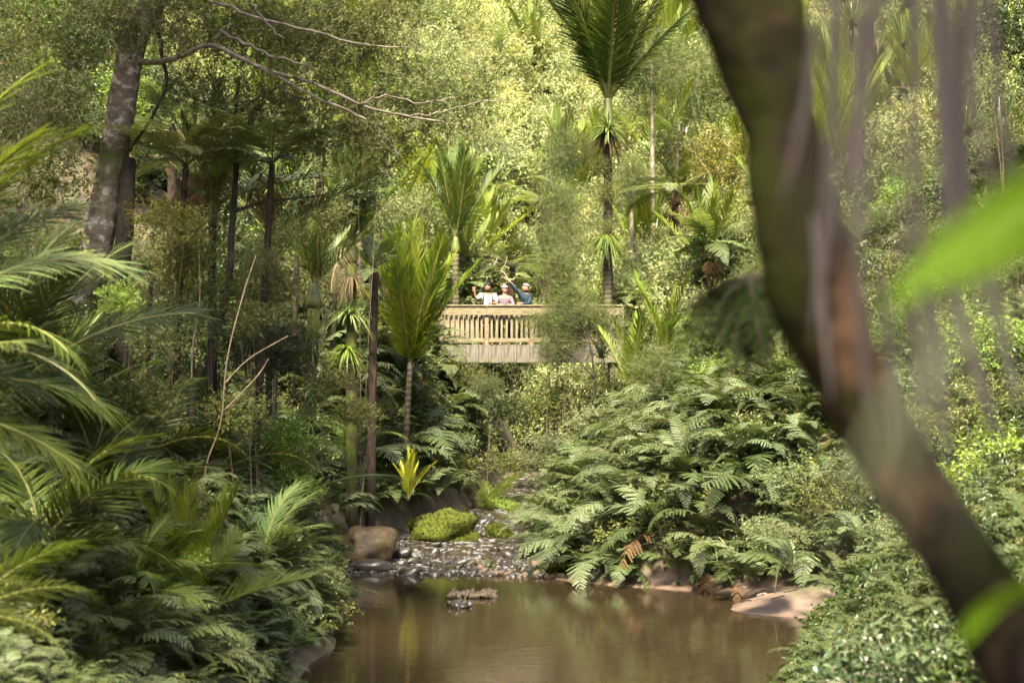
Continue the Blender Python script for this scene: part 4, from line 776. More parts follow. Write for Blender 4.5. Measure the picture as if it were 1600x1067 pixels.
for (px, py, D, s, key, zs, lab) in (
    (868, 425, 45.5, .75, 'fine', 1.2, 'fine leaved tree hiding the right half of the bridge, its middle crown'),
    (888, 500, 45, .85, 'fine', .8, 'fine leaved bush hanging over the bridge railing'),
    (868, 330, 47, .75, 'fine', 1.4, 'fine leaved tree top left of the tall palm trunk'), (885, 250, 57, .9, 'fine', 1.3, 'feathery light green tree top beside the leaning palm'),
    (1030, 580, 38, .75, 'fine', .9, 'rounded fine leaved shrub below the bright palms right of the bridge'), (1000, 660, 38, .55, 'fine', .8, 'low fine leaved shrub under the rounded one on the right bank'),
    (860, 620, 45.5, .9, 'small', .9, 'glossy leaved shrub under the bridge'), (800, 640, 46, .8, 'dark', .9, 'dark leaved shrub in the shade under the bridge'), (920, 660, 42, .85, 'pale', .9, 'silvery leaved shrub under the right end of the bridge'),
    (850, 700, 42, .8, 'pale', .8, 'silvery leaved shrub above the bend of the stream'), (760, 600, 45, .55, 'fine', .9, 'small fine leaved bush left below the bridge'), (930, 590, 44.5, .6, 'small', 1, 'leafy bush against the right end of the bridge'),
    (765, 785, 43, .4, 'bright', .6, 'bright leafy plant at the far bend of the stream'), (800, 790, 42.6, .35, 'bright', .6, 'bright leafy plant right of the far bend of the stream'),
    (1180, 700, 34, .85, 'pale', .8, 'silvery shrub above the right fern bank, left of the trunk'), (1270, 690, 34, .9, 'pale', .8, 'silvery shrub touching the foreground trunk, upper right bank'), (1240, 760, 31, .8, 'pale', .9, 'dense pale leaved shrub in the middle of the right bank'),
    (1310, 770, 30, .75, 'small', .9, 'glossy green shrub left of the dark foreground trunk'), (1350, 730, 30, .7, 'pale', .9, 'pale leaved shrub behind the dark foreground trunk'), (1210, 840, 29, .6, 'pale', .8, 'pale leaved shrub over the hollow behind the sandbar'),
    (1320, 850, 27.5, .6, 'dark', .8, 'dark glossy shrub above the fallen log'), (1400, 840, 25, .6, 'pale', .9, 'pale shrub beside the dark foreground trunk, low right'), (1120, 640, 40, .8, 'small', .8, 'leafy shrub left of the foreground trunk on the slope'),
    (1130, 480, 46, 1.1, 'small', 1, 'leafy bush behind the dark hanging fern'), (1110, 560, 42, .8, 'bright', .9, 'light green bush on the slope right of the bright palms'),
    (1560, 480, 34, 1.2, 'small', 1, 'leafy shrub at the right edge, middle height'), (1540, 620, 30, 1.0, 'small', 1, 'leafy shrub at the right edge behind the dry leaves'), (1580, 740, 24, .9, 'bright', 1, 'bright leafy shrub at the right edge, low'),
    (1460, 600, 36, 1.1, 'pale', 1, 'pale shrub on the right slope behind the blurred leaves'), (1570, 50, 40, 1.3, 'dark', 1, 'dark glossy tree crown in the top right corner'), (1490, 700, 30, .9, 'small', 1, 'green shrub right of the foreground trunk'),
    (262, 350, 25, .65, 'yellow', 1, 'yellow leaved shrub right of the mottled trunk'), (310, 300, 27, .6, 'yellow', .8, 'yellowish shrub above the black palm crown'), (270, 420, 26, .6, 'yellow', .8, 'yellow green shrub below the mottled trunk foliage'),
    (1140, 260, 58, 1.5, 'yellow', 1.2, 'yellow leaved tree left of the foreground trunk'), (1110, 350, 56, 1.2, 'yellow', 1, 'yellow leaved bush on the slope left of the foreground trunk'),
    (560, 262, 36.5, .8, 'small', 1, 'leafy tree crown above the round green crownshaft'), (578, 320, 39, .85, 'olive', 1, 'olive leaved crown left of the dark palm behind'), (565, 305, 35.3, .75, 'dark', .9, 'dense dark leafy crown just above the round green crownshaft'), (505, 330, 32, .6, 'small', .9, 'leafy crown in front of the dark palms'),
    (50, 180, 24, .8, 'olive', 1.1, 'olive shrub crown left of the mottled trunk, upper'), (70, 260, 23, .8, 'small', 1, 'green leafy crown left of the mottled trunk, lower'),
    (80, 400, 21, .8, 'small', 1, 'leafy shrub behind the long pale fronds at left'), (110, 520, 23, .6, 'dark', 1, 'dark shrub around the foot of the mottled trunk'), (190, 470, 22, .35, 'bright', 1, 'bright leafy sprig before the twin trunk'),
    (300, 470, 26, .9, 'olive', 1, 'tangled olive bush between the twin trunk and the slim tree'), (400, 440, 27, .7, 'small', 1, 'leafy bush right of the slim leaning tree'), (220, 620, 22, .7, 'small', .9, 'leafy bush behind the bright young palm'),
    (420, 560, 29, .8, 'dark', .9, 'dark bush in the deep shade left of the mossy palms'), (370, 640, 25, .6, 'small', .9, 'leafy bush right of the bright young palm'), (450, 680, 28, .6, 'bright', .8, 'light green bush at the foot of the mossy palms'),
    (310, 870, 18.5, .16, 'broad', 1, 'broad lobed pale leaves standing above the lower left ferns'), (130, 790, 17, .28, 'dark', .9, 'dark glossy leaved sprig in the lower left shade'), (180, 860, 17.5, .26, 'pale', .8, 'bluish glossy leaves among the lower left ferns'),
    (478, 900, 25, .24, 'bright', .9, 'light green leafy plant leaning over the pool from the left'), (470, 760, 27.5, .45, 'bright', .8, 'bright green low plant under the arching palm frond'),
    (455, 520, 30, .7, 'olive', .9, 'olive bush before the dark trunks, left of the mossy palms'), (520, 590, 31.5, .6, 'small', .8, 'leafy bush between the two mossy palm trunks, low'), (385, 530, 28, .6, 'dark', 1, 'dark bush at the foot of the slim leaning tree'),
    (300, 390, 25.4, .5, 'small', .9, 'leafy bush hiding the left tree fern trunk'), (405, 400, 25.6, .5, 'olive', .9, 'olive bush hiding the right tree fern trunk'), (395, 490, 25.2, .45, 'small', .9, 'leafy bush right of the slim leaning tree, lower'), (440, 360, 30, .6, 'olive', .9, 'olive spray before the dark feathery palm'), (560, 640, 35, .6, 'small', .8, 'leafy bush at the foot of the shaggy palm trunk'), (250, 520, 24, .6, 'olive', .9, 'olive bush right of the twin trunk base'), (330, 220, 26, .5, 'small', .8, 'leafy spray above the pale tree fern fronds'),
    (852, 508, 45, .62, 'fine', .8, 'fine leaved spray over the railing beside the people'), (888, 470, 45.2, .7, 'fine', 1.0, 'fine leaved crown before the tall palm trunk'), (945, 515, 44.6, .75, 'fine', .9, 'fine leaved crown past the right end of the railing'), (912, 500, 44.7, .8, 'fine', .9, 'fine leaved crown over the right end of the railing'), (875, 545, 44.6, .75, 'fine', .7, 'low fine leaved spray over the bridge boards'),
    (872, 380, 46, .75, 'fine', 1.1, 'fine leaved crown above the pointing person'), (790, 720, 44, .8, 'small', .8, 'leafy bush in the gully behind the ferns'), (880, 750, 40.5, .6, 'pale', .8, 'silvery bush right of the far bend of the stream'), (720, 580, 46, .7, 'small', .8, 'leafy bush below the bridge boards, left'),
    (690, 330, 56, 1.1, 'bright', .9, 'bright leafy bush right of the dark palm crown'), (620, 420, 47, .9, 'small', 1, 'leafy bush behind the bright palm'), (500, 430, 40, 1.0, 'olive', 1, 'olive bush behind the mossy palms'),
    ):
    shrub_at(px, py, D, s, key, lab, None, zs)
# understorey of the left forest and the right slope
LOOK = dict(small='glossy green', dark='dark green', olive='olive', bright='light green', pale='silvery', fine='fine leaved', yellow='yellow')
pts2 = []; k = tries = 0
while k < 120 and tries < 3000:
    tries += 1; y = G.uniform(20, 52); x = shoreL(y) - G.uniform(3.0, 15)
    if x < -.34 * y - 1 or not clear(x, y, pts2, .75): continue
    key = G.choice(['small', 'dark', 'olive', 'dark', 'dark', 'bright']); sz = G.uniform(.6, 1.15)
    lab = f"{'large' if sz > .88 else 'small'} {LOOK[key]} understorey bush {pick(pxof(x, y), ((90, 'at the left edge'), (180, 'by the mottled trunk'), (280, 'behind the twin trunk'), (380, 'by the slim leaning tree'), (460, 'left of the mossy palms'), (540, 'between the mossy palms'), (9999, 'behind the shaggy palm')))}, {pick(y, ((29, 'near'), (39, 'middle distance'), (99, 'far back')))}"
    shrub(x, y, H(x, y) - .1, sz, key, lab, 'bushes of the left forest', G.uniform(.8, 1.3)); k += 1
k = tries = 0
while k < 90 and tries < 3000:
    tries += 1; y = G.uniform(26, 54); x = shoreR(y) + G.uniform(4.0, 14)
    if x > .34 * y + 1 or not clear(x, y, pts2, .8): continue
    key = G.choice(['small', 'pale', 'olive', 'pale', 'bright', 'fine']); sz = G.uniform(.55, 1.0)
    lab = f"{'large' if sz > .78 else 'small'} {LOOK[key]} slope bush {pick(pxof(x, y), ((1050, 'right of the bridge'), (1180, 'left of the foreground trunk'), (1330, 'behind the foreground trunk'), (1450, 'behind the hanging dry leaves'), (9999, 'at the right edge')))}, {pick(y, ((34, 'near'), (43, 'middle distance'), (99, 'far back')))}"
    shrub(x, y, H(x, y) - .1, sz, key, lab, 'bushes of the right slope', G.uniform(.7, 1.1)); k += 1
# low leafy ground cover with pale leaves, lower right
b = Buf(); rg = np.random.default_rng(5); n = 640
px = rg.uniform(1300, 1650, n); py = np.clip(1085 - (px - 1250) * .42 * rg.random(n) - 10, 930, 1090); D = 12.5 + rg.random(n) * 4
pos = np.stack([(px - 800) * D / FPX, D, CAMZ + (HOR - py) * D / FPX], -1)
sprays(b, rg, pos, np.tile([-.3, -.4, .2], (n, 1)), .3, 8, .078, .05, .3, .7, .4, .1, 0, 1, .6, .005)
o = struct('ground_cover', b.mesh('ground_cover', ['leaf_cover', 'bark_brown']), kind='stuff', label='pale glossy leafy ground cover on the lower right bank')

# ------------------------------------------------------------------ single trees in the left forest
def path_px(l): return np.array([P(a, b_, c) for a, b_, c in l])
def mottled():
    base = P(98, 600, 26); base[2] = H(base[0], base[1]) - .2
    t = thing('forest_tree', 'big leaning tree with mottled grey trunk at the left', 'tree', tuple(base))
    b = Buf(); pt = np.vstack([[base], path_px([(105, 560, 26), (128, 470, 26), (150, 390, 26), (172, 280, 26), (190, 170, 26), (208, 70, 26), (245, -10, 26.3), (290, -120, 26.8), (310, -260, 27)])])
    s = smooth_path(pt, 30); tube(b, s - base, np.interp(np.linspace(0, 1, 30), [0, .1, .5, .8, 1], [.31, .26, .225, .19, .13]), 14, 0, .03); part('trunk', b.mesh('trunk', 'bark_mottled', True), t)
    def br(l, r0, r1, mat='bark_pale', n=16):
        b = Buf(); s = smooth_path(path_px(l), n); rg = np.random.default_rng(len(l)); s = s + rg.normal(size=s.shape) * .012; tube(b, s - base, np.linspace(r0, r1, n), 7, 0, .05); part('branch', b.mesh('branch', mat, True), t)
    br([(205, 100, 26), (228, 98, 25.8), (270, 92, 25.6), (325, 70, 25.5), (365, 85, 25.4), (410, 107, 25.3), (470, 125, 25.2), (520, 145, 25), (560, 162, 25), (620, 180, 25), (690, 192, 25)], .05, .014, n=26)
    br([(322, 71, 25.5), (342, 55, 25.4), (362, 38, 25.3)], .03, .012)
    br([(345, 50, 25.4), (390, 72, 25.3), (430, 88, 25.2), (500, 110, 25)], .03, .012)
    br([(410, 107, 25.3), (480, 145, 25.2), (550, 175, 25.2), (590, 200, 25.2), (628, 245, 25.2)], .03, .01)
    br([(430, 130, 25.4), (455, 150, 25.4), (492, 157, 25.4)], .03, .014, 'bark_brown')
    br([(250, -20, 26), (340, 5, 25.5), (400, 28, 25.3), (470, 45, 25), (560, 70, 25), (640, 75, 25)], .035, .01, n=20)
    br([(390, 0, 25), (410, 30, 25), (445, 62, 25)], .025, .01); br([(480, 90, 25), (475, 120, 25), (466, 122, 25)], .02, .01)
    br([(560, 165, 25), (600, 150, 25), (660, 160, 25), (720, 150, 25)], .018, .006); br([(620, 180, 25), (680, 178, 25), (740, 160, 25), (800, 158, 25)], .015, .005)
    br([(243, 35, 26), (252, 75, 25.8), (260, 130, 25.7), (235, 190, 25.7), (203, 235, 25.8)], .035, .02, 'trunk_dark')
    bl = []
    rg = np.random.default_rng(3)
    for (px, py, D, r, w) in ((70, 90, 25, .8, 1), (140, 30, 25.2, .7, 1), (250, 30, 25.5, .9, 1), (60, 150, 24.5, .8, .8), (330, 30, 26.5, .8, 1), (400, 60, 26.5, .8, 1.1), (470, 30, 26, .8, 1.2), (540, 60, 26, .7, 1.1), (600, 40, 25.5, .6, .8), (420, 170, 26.5, .6, .7), (520, 190, 26, .6, .8), (590, 240, 26, .5, .5), (640, 130, 25.5, .6, .7), (700, 170, 25.4, .5, .5), (740, 120, 25.5, .4, .3), (480, 110, 25.6, .6, .7), (620, 200, 25.5, .5, .5), (300, 150, 26.5, .5, .5), (260, -160, 26, 2.2, 2.5), (-100, -150, 25, 2.2, 2.5), (450, -150, 26, 1.8, 2), (650, -100, 26, 1.2, 1)):
        c = P(px, py, D) - base; bl.append((c[0], c[1], c[2], r, r * .9, r * .6, w))
    part('crown', crown_mesh('crown', 77, bl, 7500, .34, 11, .06, .024, 'leaf_olive', .15, .6, .5, .15, .1, 'bark_brown', .6), t)
mottled()
def tree_path(name, l, r0, r1, mat, label, jit=.04, extra=(), crown=None):
    pt = path_px(l); base = pt[0].copy(); base[2] = min(base[2], H(base[0], base[1])) - .1; pt = np.vstack([[base], pt[0:]])
    t = thing(name, label, 'tree', tuple(base)); b = Buf(); s = smooth_path(pt, 24); tube(b, s - base, np.linspace(r0, r1, 24), 9, 0, jit); part('trunk', b.mesh('trunk', mat, True), t)
    for (l2, a, c) in extra:
        b = Buf(); s = smooth_path(path_px(l2), 14); tube(b, s - base, np.linspace(a, c, 14), 6, 0, jit); part('branch', b.mesh('branch', mat, True), t)
    if crown:
        bl = [(*(P(px, py, D) - base), r, r, r * .7, w) for (px, py, D, r, w) in crown[0]]
        part('crown', crown_mesh('crown', 5 + len(l), bl, *crown[1:]), t)
tree_path('forest_tree', [(150, 590, 25.5), (165, 540, 25.5), (185, 440, 25.5), (196, 350, 25.7), (200, 250, 26)], .17, .12, 'trunk_dark', 'dark slim trunk standing close against the mottled trunk', extra=[([(178, 480, 25.5), (190, 540, 25.2), (212, 600, 25)], .1, .08)])
tree_path('forest_tree', [(325, 600, 27), (338, 520, 27), (358, 440, 27), (362, 360, 27), (370, 250, 27), (368, 180, 27), (374, 120, 27)], .085, .03, 'trunk_slim', 'slim leaning tree with dark spreading side branches',
    extra=[([(370, 205, 27), (420, 195, 26.8), (480, 190, 26.6)], .025, .01), ([(366, 330, 27), (420, 315, 26.8), (510, 305, 26.5)], .035, .012), ([(372, 180, 27), (320, 160, 26.8), (290, 150, 26.6)], .022, .01), ([(372, 180, 27), (400, 155, 26.8), (440, 135, 26.8)], .022, .008), ([(355, 455, 27), (320, 460, 26.8), (285, 485, 26.8)], .03, .015), ([(368, 260, 27), (340, 235, 27), (330, 215, 27)], .02, .008)],
    crown=([(420, 170, 27, .5, 1), (470, 250, 26.8, .5, 1), (320, 130, 27, .4, .7), (470, 320, 26.8, .35, .7)], 260, .25, 9, .06, .025, 'leaf', .2, .6, .5, .1, .1))
for (l, lab) in (([(590, 640, 38), (587, 560, 38), (586, 440, 38)], 'plain black trunk'),): pass
tree_path('bare_sapling', [(320, 740, 23), (345, 660, 23), (355, 560, 23), (380, 460, 23.2), (400, 400, 23.4)], .011, .005, 'bark_brown', 'thin crooked sapling right of the bright young palm', extra=[([(350, 600, 23), (390, 560, 23), (450, 525, 23)], .012, .006), ([(352, 640, 23), (400, 590, 23), (420, 560, 23)], .012, .006)])
tree_path('bare_sapling', [(300, 560, 25), (312, 470, 25), (310, 380, 25)], .015, .006, 'bark_pale', 'thin upright bare stem left of the slim leaning tree')
tree_path('bare_sapling', [(930, 660, 44), (928, 580, 44), (915, 520, 44), (880, 490, 44)], .035, .012, 'trunk_dark', 'thin crooked stem below the fine leaved tree by the bridge', extra=[([(928, 590, 44), (900, 560, 44), (870, 540, 44)], .03, .01)])
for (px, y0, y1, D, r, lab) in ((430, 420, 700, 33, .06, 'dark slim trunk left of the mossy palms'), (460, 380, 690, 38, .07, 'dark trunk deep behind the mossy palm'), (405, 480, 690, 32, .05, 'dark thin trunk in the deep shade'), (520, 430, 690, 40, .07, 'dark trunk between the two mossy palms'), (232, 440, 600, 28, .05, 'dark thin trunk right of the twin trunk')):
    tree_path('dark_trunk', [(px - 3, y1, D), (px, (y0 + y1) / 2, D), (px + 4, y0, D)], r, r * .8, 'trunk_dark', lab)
# unseen trees added beyond the view to shade the left bank and foreground trunk
def shade_tree(x, y, h, rad, seed, label, ntw=1500, dx=0):
    z = H(x, y); t = thing('forest_tree', label, 'tree', (x, y, z)); b = Buf(); tube(b, smooth_path([(0, 0, -.2), (.2, .1, h * .4), (-.1, .3, h * .75), (.1, .2, h)], 12), np.linspace(.32, .12, 12), 10, 0, .04); part('trunk', b.mesh('trunk', 'bark_brown', True), t)
    rg = np.random.default_rng(seed); bl = [(dx + rg.uniform(-.6, .6) * rad, rg.uniform(-.6, .6) * rad, h + rg.uniform(-.25, .35) * rad, rad * .5, rad * .5, rad * .35) for _ in range(9)]
    for q in bl[:5]:
        b = Buf(); tube(b, smooth_path([(0, .2, h * .7), (q[0] * .5, q[1] * .5, h * .9), q[:3]], 7), np.linspace(.09, .02, 7), 6); part('branch', b.mesh('branch', 'bark_brown', True), t)
    part('crown', crown_mesh('crown', seed, bl, ntw, .5, 9, .13, .06, 'leaf', .2, .6, .5, .1, .2, 'bark_brown', .5), t)
shade_tree(-6.6, 12.0, 11.5, 3.0, 1, 'unseen broad tree added outside the view to shade the lower left bank', 2600, 1.6)
shade_tree(-8.4, 18.5, 13, 3.0, 5, 'unseen tall tree added above the view to shade the left bank', 2600, 2.6)
shade_tree(-10.5, 20, 11, 3.2, 2, 'unseen broad shade tree beyond the left edge above the palms')
shade_tree(-13, 30, 12, 3.2, 4, 'unseen tall broad shade tree behind the left palms')
shade_tree(4.6, -.6, 8.5, 2.6, 3, 'unseen broad tree added behind the viewpoint to shade the foreground trunk')

# ------------------------------------------------------------------ hillside trees and the forest mass
def hill_proto(name, seed, mat, L, W, ntw, m, l, zf=.8, **k):
    b = crown_mesh(name, seed, lumpy(seed, 6, 1.0, .55, zf), ntw, l, m, L, W, mat, **k); o = bpy.data.objects.new(name, b); return o
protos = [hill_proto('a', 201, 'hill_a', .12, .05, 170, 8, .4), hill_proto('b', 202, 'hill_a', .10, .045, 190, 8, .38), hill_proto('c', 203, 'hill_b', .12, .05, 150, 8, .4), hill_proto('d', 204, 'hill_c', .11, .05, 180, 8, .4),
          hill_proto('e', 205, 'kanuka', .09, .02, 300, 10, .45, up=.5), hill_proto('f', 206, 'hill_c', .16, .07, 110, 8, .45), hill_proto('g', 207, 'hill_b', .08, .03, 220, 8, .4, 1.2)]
ncrown = len(protos)
for me in (FERN[3], TREEFERN[0]):
    b = None
pc = bpy.data.collections.new('hill_plants')
def frond_cluster(name, me, n, s, el):
    V0 = np.zeros(len(me.vertices) * 3, np.float32); me.vertices.foreach_get('co', V0); V0 = V0.reshape(-1, 3)
    T0 = np.zeros(len(me.polygons) * 3, np.int32); me.polygons.foreach_get('vertices', T0); I0 = np.zeros(len(me.polygons), np.int32); me.polygons.foreach_get('material_index', I0)
    b = Buf()
    for i in range(n):
        mtx = np.array(Euler((0, -R(G.uniform(*el)), R(360 * i / n + G.uniform(-12, 12)))).to_matrix()); v = V0 @ mtx.T * s * G.uniform(.8, 1.15)
        T = T0.reshape(-1, 3)
        for mi in (0, 1): 
            if (I0 == mi).any(): b.add(v, T[I0 == mi], mi)
    return bpy.data.objects.new(name, b.mesh(name, [x for x in me.materials]))
protos.append(frond_cluster('h', TREEFERN[0], 10, 1.6, (-5, 40))); protos.append(frond_cluster('i', NIK['b'][1], 9, 2.0, (45, 85)))
protos.append(bpy.data.objects.new('j', FLAX[0]))
for i, o in enumerate(protos): o.name = 'p%02d' % i; pc.objects.link(o)
def gn_scatter(name, pos, rot, scl, idx, label, pc=pc):
    me = bpy.data.meshes.new(name); me.vertices.add(len(pos)); me.vertices.foreach_set('co', pos.astype(np.float32).ravel())
    a = me.attributes.new('rz', 'FLOAT', 'POINT'); a.data.foreach_set('value', rot.astype(np.float32))
    a = me.attributes.new('sc', 'FLOAT_VECTOR', 'POINT'); a.data.foreach_set('vector', scl.astype(np.float32).ravel())
    a = me.attributes.new('ix', 'INT', 'POINT'); a.data.foreach_set('value', idx.astype(np.int32))
    o = struct(name, me, kind='stuff', label=label)
    ng = bpy.data.node_groups.new(name, 'GeometryNodeTree'); ng.interface.new_socket('Geometry', in_out='INPUT', socket_type='NodeSocketGeometry'); ng.interface.new_socket('Geometry', in_out='OUTPUT', socket_type='NodeSocketGeometry')
    N, Lk = ng.nodes, ng.links; gi = N.new('NodeGroupInput'); go = N.new('NodeGroupOutput')
    ci = N.new('GeometryNodeCollectionInfo'); ci.inputs[0].default_value = pc; ci.inputs['Separate Children'].default_value = True; ci.inputs['Reset Children'].default_value = True
    ip = N.new('GeometryNodeInstanceOnPoints'); ip.inputs['Pick Instance'].default_value = True
    def att(nm, ty): q = N.new('GeometryNodeInputNamedAttribute'); q.data_type = ty; q.inputs[0].default_value = nm; return q.outputs[0]
    cx = N.new('ShaderNodeCombineXYZ'); Lk.new(att('rz', 'FLOAT'), cx.inputs[2]); er = N.new('FunctionNodeEulerToRotation'); Lk.new(cx.outputs[0], er.inputs[0])
    Lk.new(gi.outputs[0], ip.inputs['Points']); Lk.new(ci.outputs[0], ip.inputs['Instance']); Lk.new(att('ix', 'INT'), ip.inputs['Instance Index']); Lk.new(er.outputs[0], ip.inputs['Rotation']); Lk.new(att('sc', 'FLOAT_VECTOR'), ip.inputs['Scale'])
    Lk.new(ip.outputs[0], go.inputs[0]); md = o.modifiers.new('scatter', 'NODES'); md.node_group = ng
    return o
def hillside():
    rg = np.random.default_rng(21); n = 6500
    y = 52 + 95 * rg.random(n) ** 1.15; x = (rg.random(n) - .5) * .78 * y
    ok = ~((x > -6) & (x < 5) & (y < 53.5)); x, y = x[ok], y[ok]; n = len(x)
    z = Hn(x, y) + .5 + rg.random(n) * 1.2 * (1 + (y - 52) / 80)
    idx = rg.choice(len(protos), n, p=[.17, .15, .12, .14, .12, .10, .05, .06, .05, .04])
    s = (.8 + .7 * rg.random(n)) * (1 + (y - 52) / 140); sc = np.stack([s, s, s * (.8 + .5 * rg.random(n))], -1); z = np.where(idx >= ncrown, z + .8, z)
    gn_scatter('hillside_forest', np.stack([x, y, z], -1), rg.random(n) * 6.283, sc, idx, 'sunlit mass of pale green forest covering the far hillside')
hillside()
def bank_cover():
    rg = np.random.default_rng(31); X, Y = [], []
    for side, n, dmax, y0, y1 in ((-1, 2300, 3.8, 12, 34), (-1, 1300, 5.5, 34, 50), (-1, 1500, 14, 18, 54), (1, 2000, 5.5, 27, 50), (1, 1100, 4.0, 12, 28), (1, 2200, 15, 26, 56), (-1, 200, .5, 15, 30), (1, 120, .4, 20, 27)):
        y = rg.uniform(y0, y1, n); d = dmax * rg.random(n) ** .8 + (.25 if dmax > 1 else .05)
        if side > 0: d = d + np.interp(y, [26, 28, 33.5, 36], [.0, .3, .42, .0]); x = np.interp(y, TY, TXR) + d
        else: x = np.interp(y, TY, TXL) - d
        X.append(x); Y.append(y)
    x, y = np.concatenate(X), np.concatenate(Y); ok = (np.abs(x) < .36 * y + 1) & ~((np.abs(x - 4.2) < 1.1) & (np.abs(y - 28.9) < 1.2)); x, y = x[ok], y[ok]
    dl = np.interp(y, TY, TXL) - x; dr = x - np.interp(y, TY, TXR); ok = ~((y > 33) & (y < 37) & (dl > -.1) & (dl < .9)) & ~((y > 33) & (y < 40) & (dr > -.1) & (dr < .4)); x, y = x[ok], y[ok]
    z = Hn(x, y); n = len(x); idx = rg.choice(len(covers), n, p=[.2, .2, .14, .14, .12, .12, .08]); nl = (x < 0) & (y < 34) & (rg.random(n) < .8); idx = np.where(nl & (idx == 5), 2, idx); idx = np.where(nl & (idx == 3), 1, idx); idx = np.where(nl & (idx == 4), 0, idx); nr = (x > 0) & (y < 30); idx = np.where(nr & (idx == 5), 4, idx); idx = np.where(nr & (idx == 3) & (rg.random(n) < .6), 2, idx); s = (.7 + .6 * rg.random(n)) * np.interp(y, [15, 30, 50], [.8, 1.0, 1.2])
    gn_scatter('bank_ground_cover', np.stack([x, y, z + .02], -1), rg.random(n) * 6.283, np.stack([s, s, s], -1), idx, 'low ferns and leafy seedlings covering the banks', cc)
cc = bpy.data.collections.new('bank_plants')
covers = [frond_cluster('ca', FERN[0], 7, .5, (5, 55)), frond_cluster('cb', FERN[4], 7, .5, (0, 50)), frond_cluster('cc', FERN[1], 6, .7, (10, 60))]
for k_, m_, L_, W_, nt_ in (('cd', 'leaf', .07, .035, 60), ('ce', 'leaf_dark', .08, .04, 50), ('cf', 'leaf_pale', .06, .032, 60)):
    covers.append(bpy.data.objects.new(k_, crown_mesh(k_, ord(k_[1]), [(0, 0, .12, .3, .3, .16)], nt_, .2, 8, L_, W_, m_)))
covers.append(bpy.data.objects.new('cg', TUFT[0]))
for i, o in enumerate(covers): o.name = 'q%02d' % i; cc.objects.link(o)
bank_cover()
def hilltree(px, py, D, s, key, label, h=None, trunkm='bark_pale'):
    c = P(px, py, D); z = H(c[0], D); t = thing('hillside_tree', label, 'tree', (c[0], D, z)); b = Buf(); hh = c[2] - z
    tube(b, smooth_path([(0, 0, -.3), (G.uniform(-.2, .2), 0, hh * .4), (0, 0, hh + s * .4)], 10), np.linspace(.14, .05, 10), 7, 0, .05); part('trunk', b.mesh('trunk', trunkm, True), t)
    part('crown', G.choice(CR[key]), t, (0, 0, hh), (0, 0, G.random() * 6), (s, s, s * 1.3))
for (px, py, D, s, key, lab) in ((1018, 120, 62, 1.5, 'fine', 'slim tree with pale straight trunk right of the tall palm'), (1090, 150, 70, 2.0, 'fine', 'feathery pale green tree left of the foreground trunk top'), (1062, 220, 64, 1.3, 'olive', 'slim pale stemmed tree between the tall palm and the yellow tree'),
    (760, 180, 80, 1.8, 'olive', 'olive tree on the hillside left of the small yellowish palm'), (700, 90, 95, 2.4, 'yellow', 'yellow green tree high on the hillside'), (820, 30, 100, 2.6, 'yellow', 'yellowish tree at the top edge left of the tall palm'), (1300, 180, 64, 1.6, 'olive', 'olive tree between the foreground trunk and dry leaves'), (1340, 330, 56, 1.4, 'small', 'leafy tree behind the hanging dry leaves'),
    (640, 20, 90, 2.4, 'olive', 'olive tree at the top edge above the bare branch tip'), (760, 250, 68, 1.2, 'pale', 'silvery bush tree above the perching clump'), (1040, 180, 72, 1.4, 'pale', 'thin pale stemmed tree upslope of the tree fern by the tall palm'), (985, 270, 60, .9, 'fine', 'thin feathery tree just right of the tall palm trunk'), (1090, 60, 86, 1.8, 'yellow', 'yellowish tree near the top, left of the foreground trunk'),
    (680, 170, 74, 1.3, 'olive', 'small olive tree at the tip of the bare branch'), (590, 90, 78, 1.6, 'yellow', 'yellow green tree behind the bare branch'), (900, 100, 90, 1.7, 'fine', 'pale feathery tree between the yellowish palm and the tall palm'), (740, 60, 92, 1.6, 'pale', 'silvery tree left of the small yellowish palm, upslope')): hilltree(px, py, D, s, key, lab)
def cabbage(px, py, D, s, label, i=0):
    c = P(px, py, D); z = H(c[0], D); t = thing('cabbage_tree', label, 'tree', (c[0], D, z)); b = Buf(); hh = c[2] - z
    tube(b, [(0, 0, -.2), (.1, 0, hh * .5), (0, 0, hh)], [.14, .11, .09], 8, 0, .05); part('trunk', b.mesh('trunk', 'bark_brown', True), t); part('leaf_head', SPIKE[i], t, (0, 0, hh), (0, 0, 0), s)
cabbage(1410, 70, 58, 1.5, 'spiky headed cabbage tree seen between the hanging dry leaves'); cabbage(1510, 210, 50, 1.6, 'large spiky headed cabbage tree on the right slope', 1); cabbage(1330, 40, 66, 1.5, 'spiky cabbage tree near the top, right of the foreground trunk', 1); cabbage(1590, 180, 54, 1.4, 'spiky cabbage tree cut by the right edge')
treefern(760, 330, 64, 'tree fern on the slope above the people', L=2.2, el=(-10, 30), ki=0); treefern(1010, 215, 70, 'tree fern high on the slope right of the tall palm', L=2.2, el=(-10, 30), ki=0); treefern(660, 260, 66, 'tree fern on the slope left of the dark palm crown', L=2.2, el=(-10, 30), ki=0); treefern(850, 330, 60, 'tree fern just left of the fine leaved tree', L=1.9, el=(-10, 30), ki=0, dead=3)
nik(720, 215, 72, .12, 'small nikau palm on the slope above the dark palm crown', n=12, L=2.0, el=(50, 88), kind='n', shaft=.4); nik(1075, 130, 76, .12, 'nikau palm upslope, left of the foreground trunk top', n=12, L=2.2, el=(45, 88), kind='n', shaft=.4)
nik(1512, 130, 60, .12, 'nikau palm with stiff bright fronds on the right slope', n=9, L=2.6, el=(40, 86), kind='b', shaft=.5)
nik(1330, 60, 72, .12, 'nikau palm at the top edge right of the foreground trunk', n=9, L=2.6, el=(30, 86), kind='n', shaft=.5)

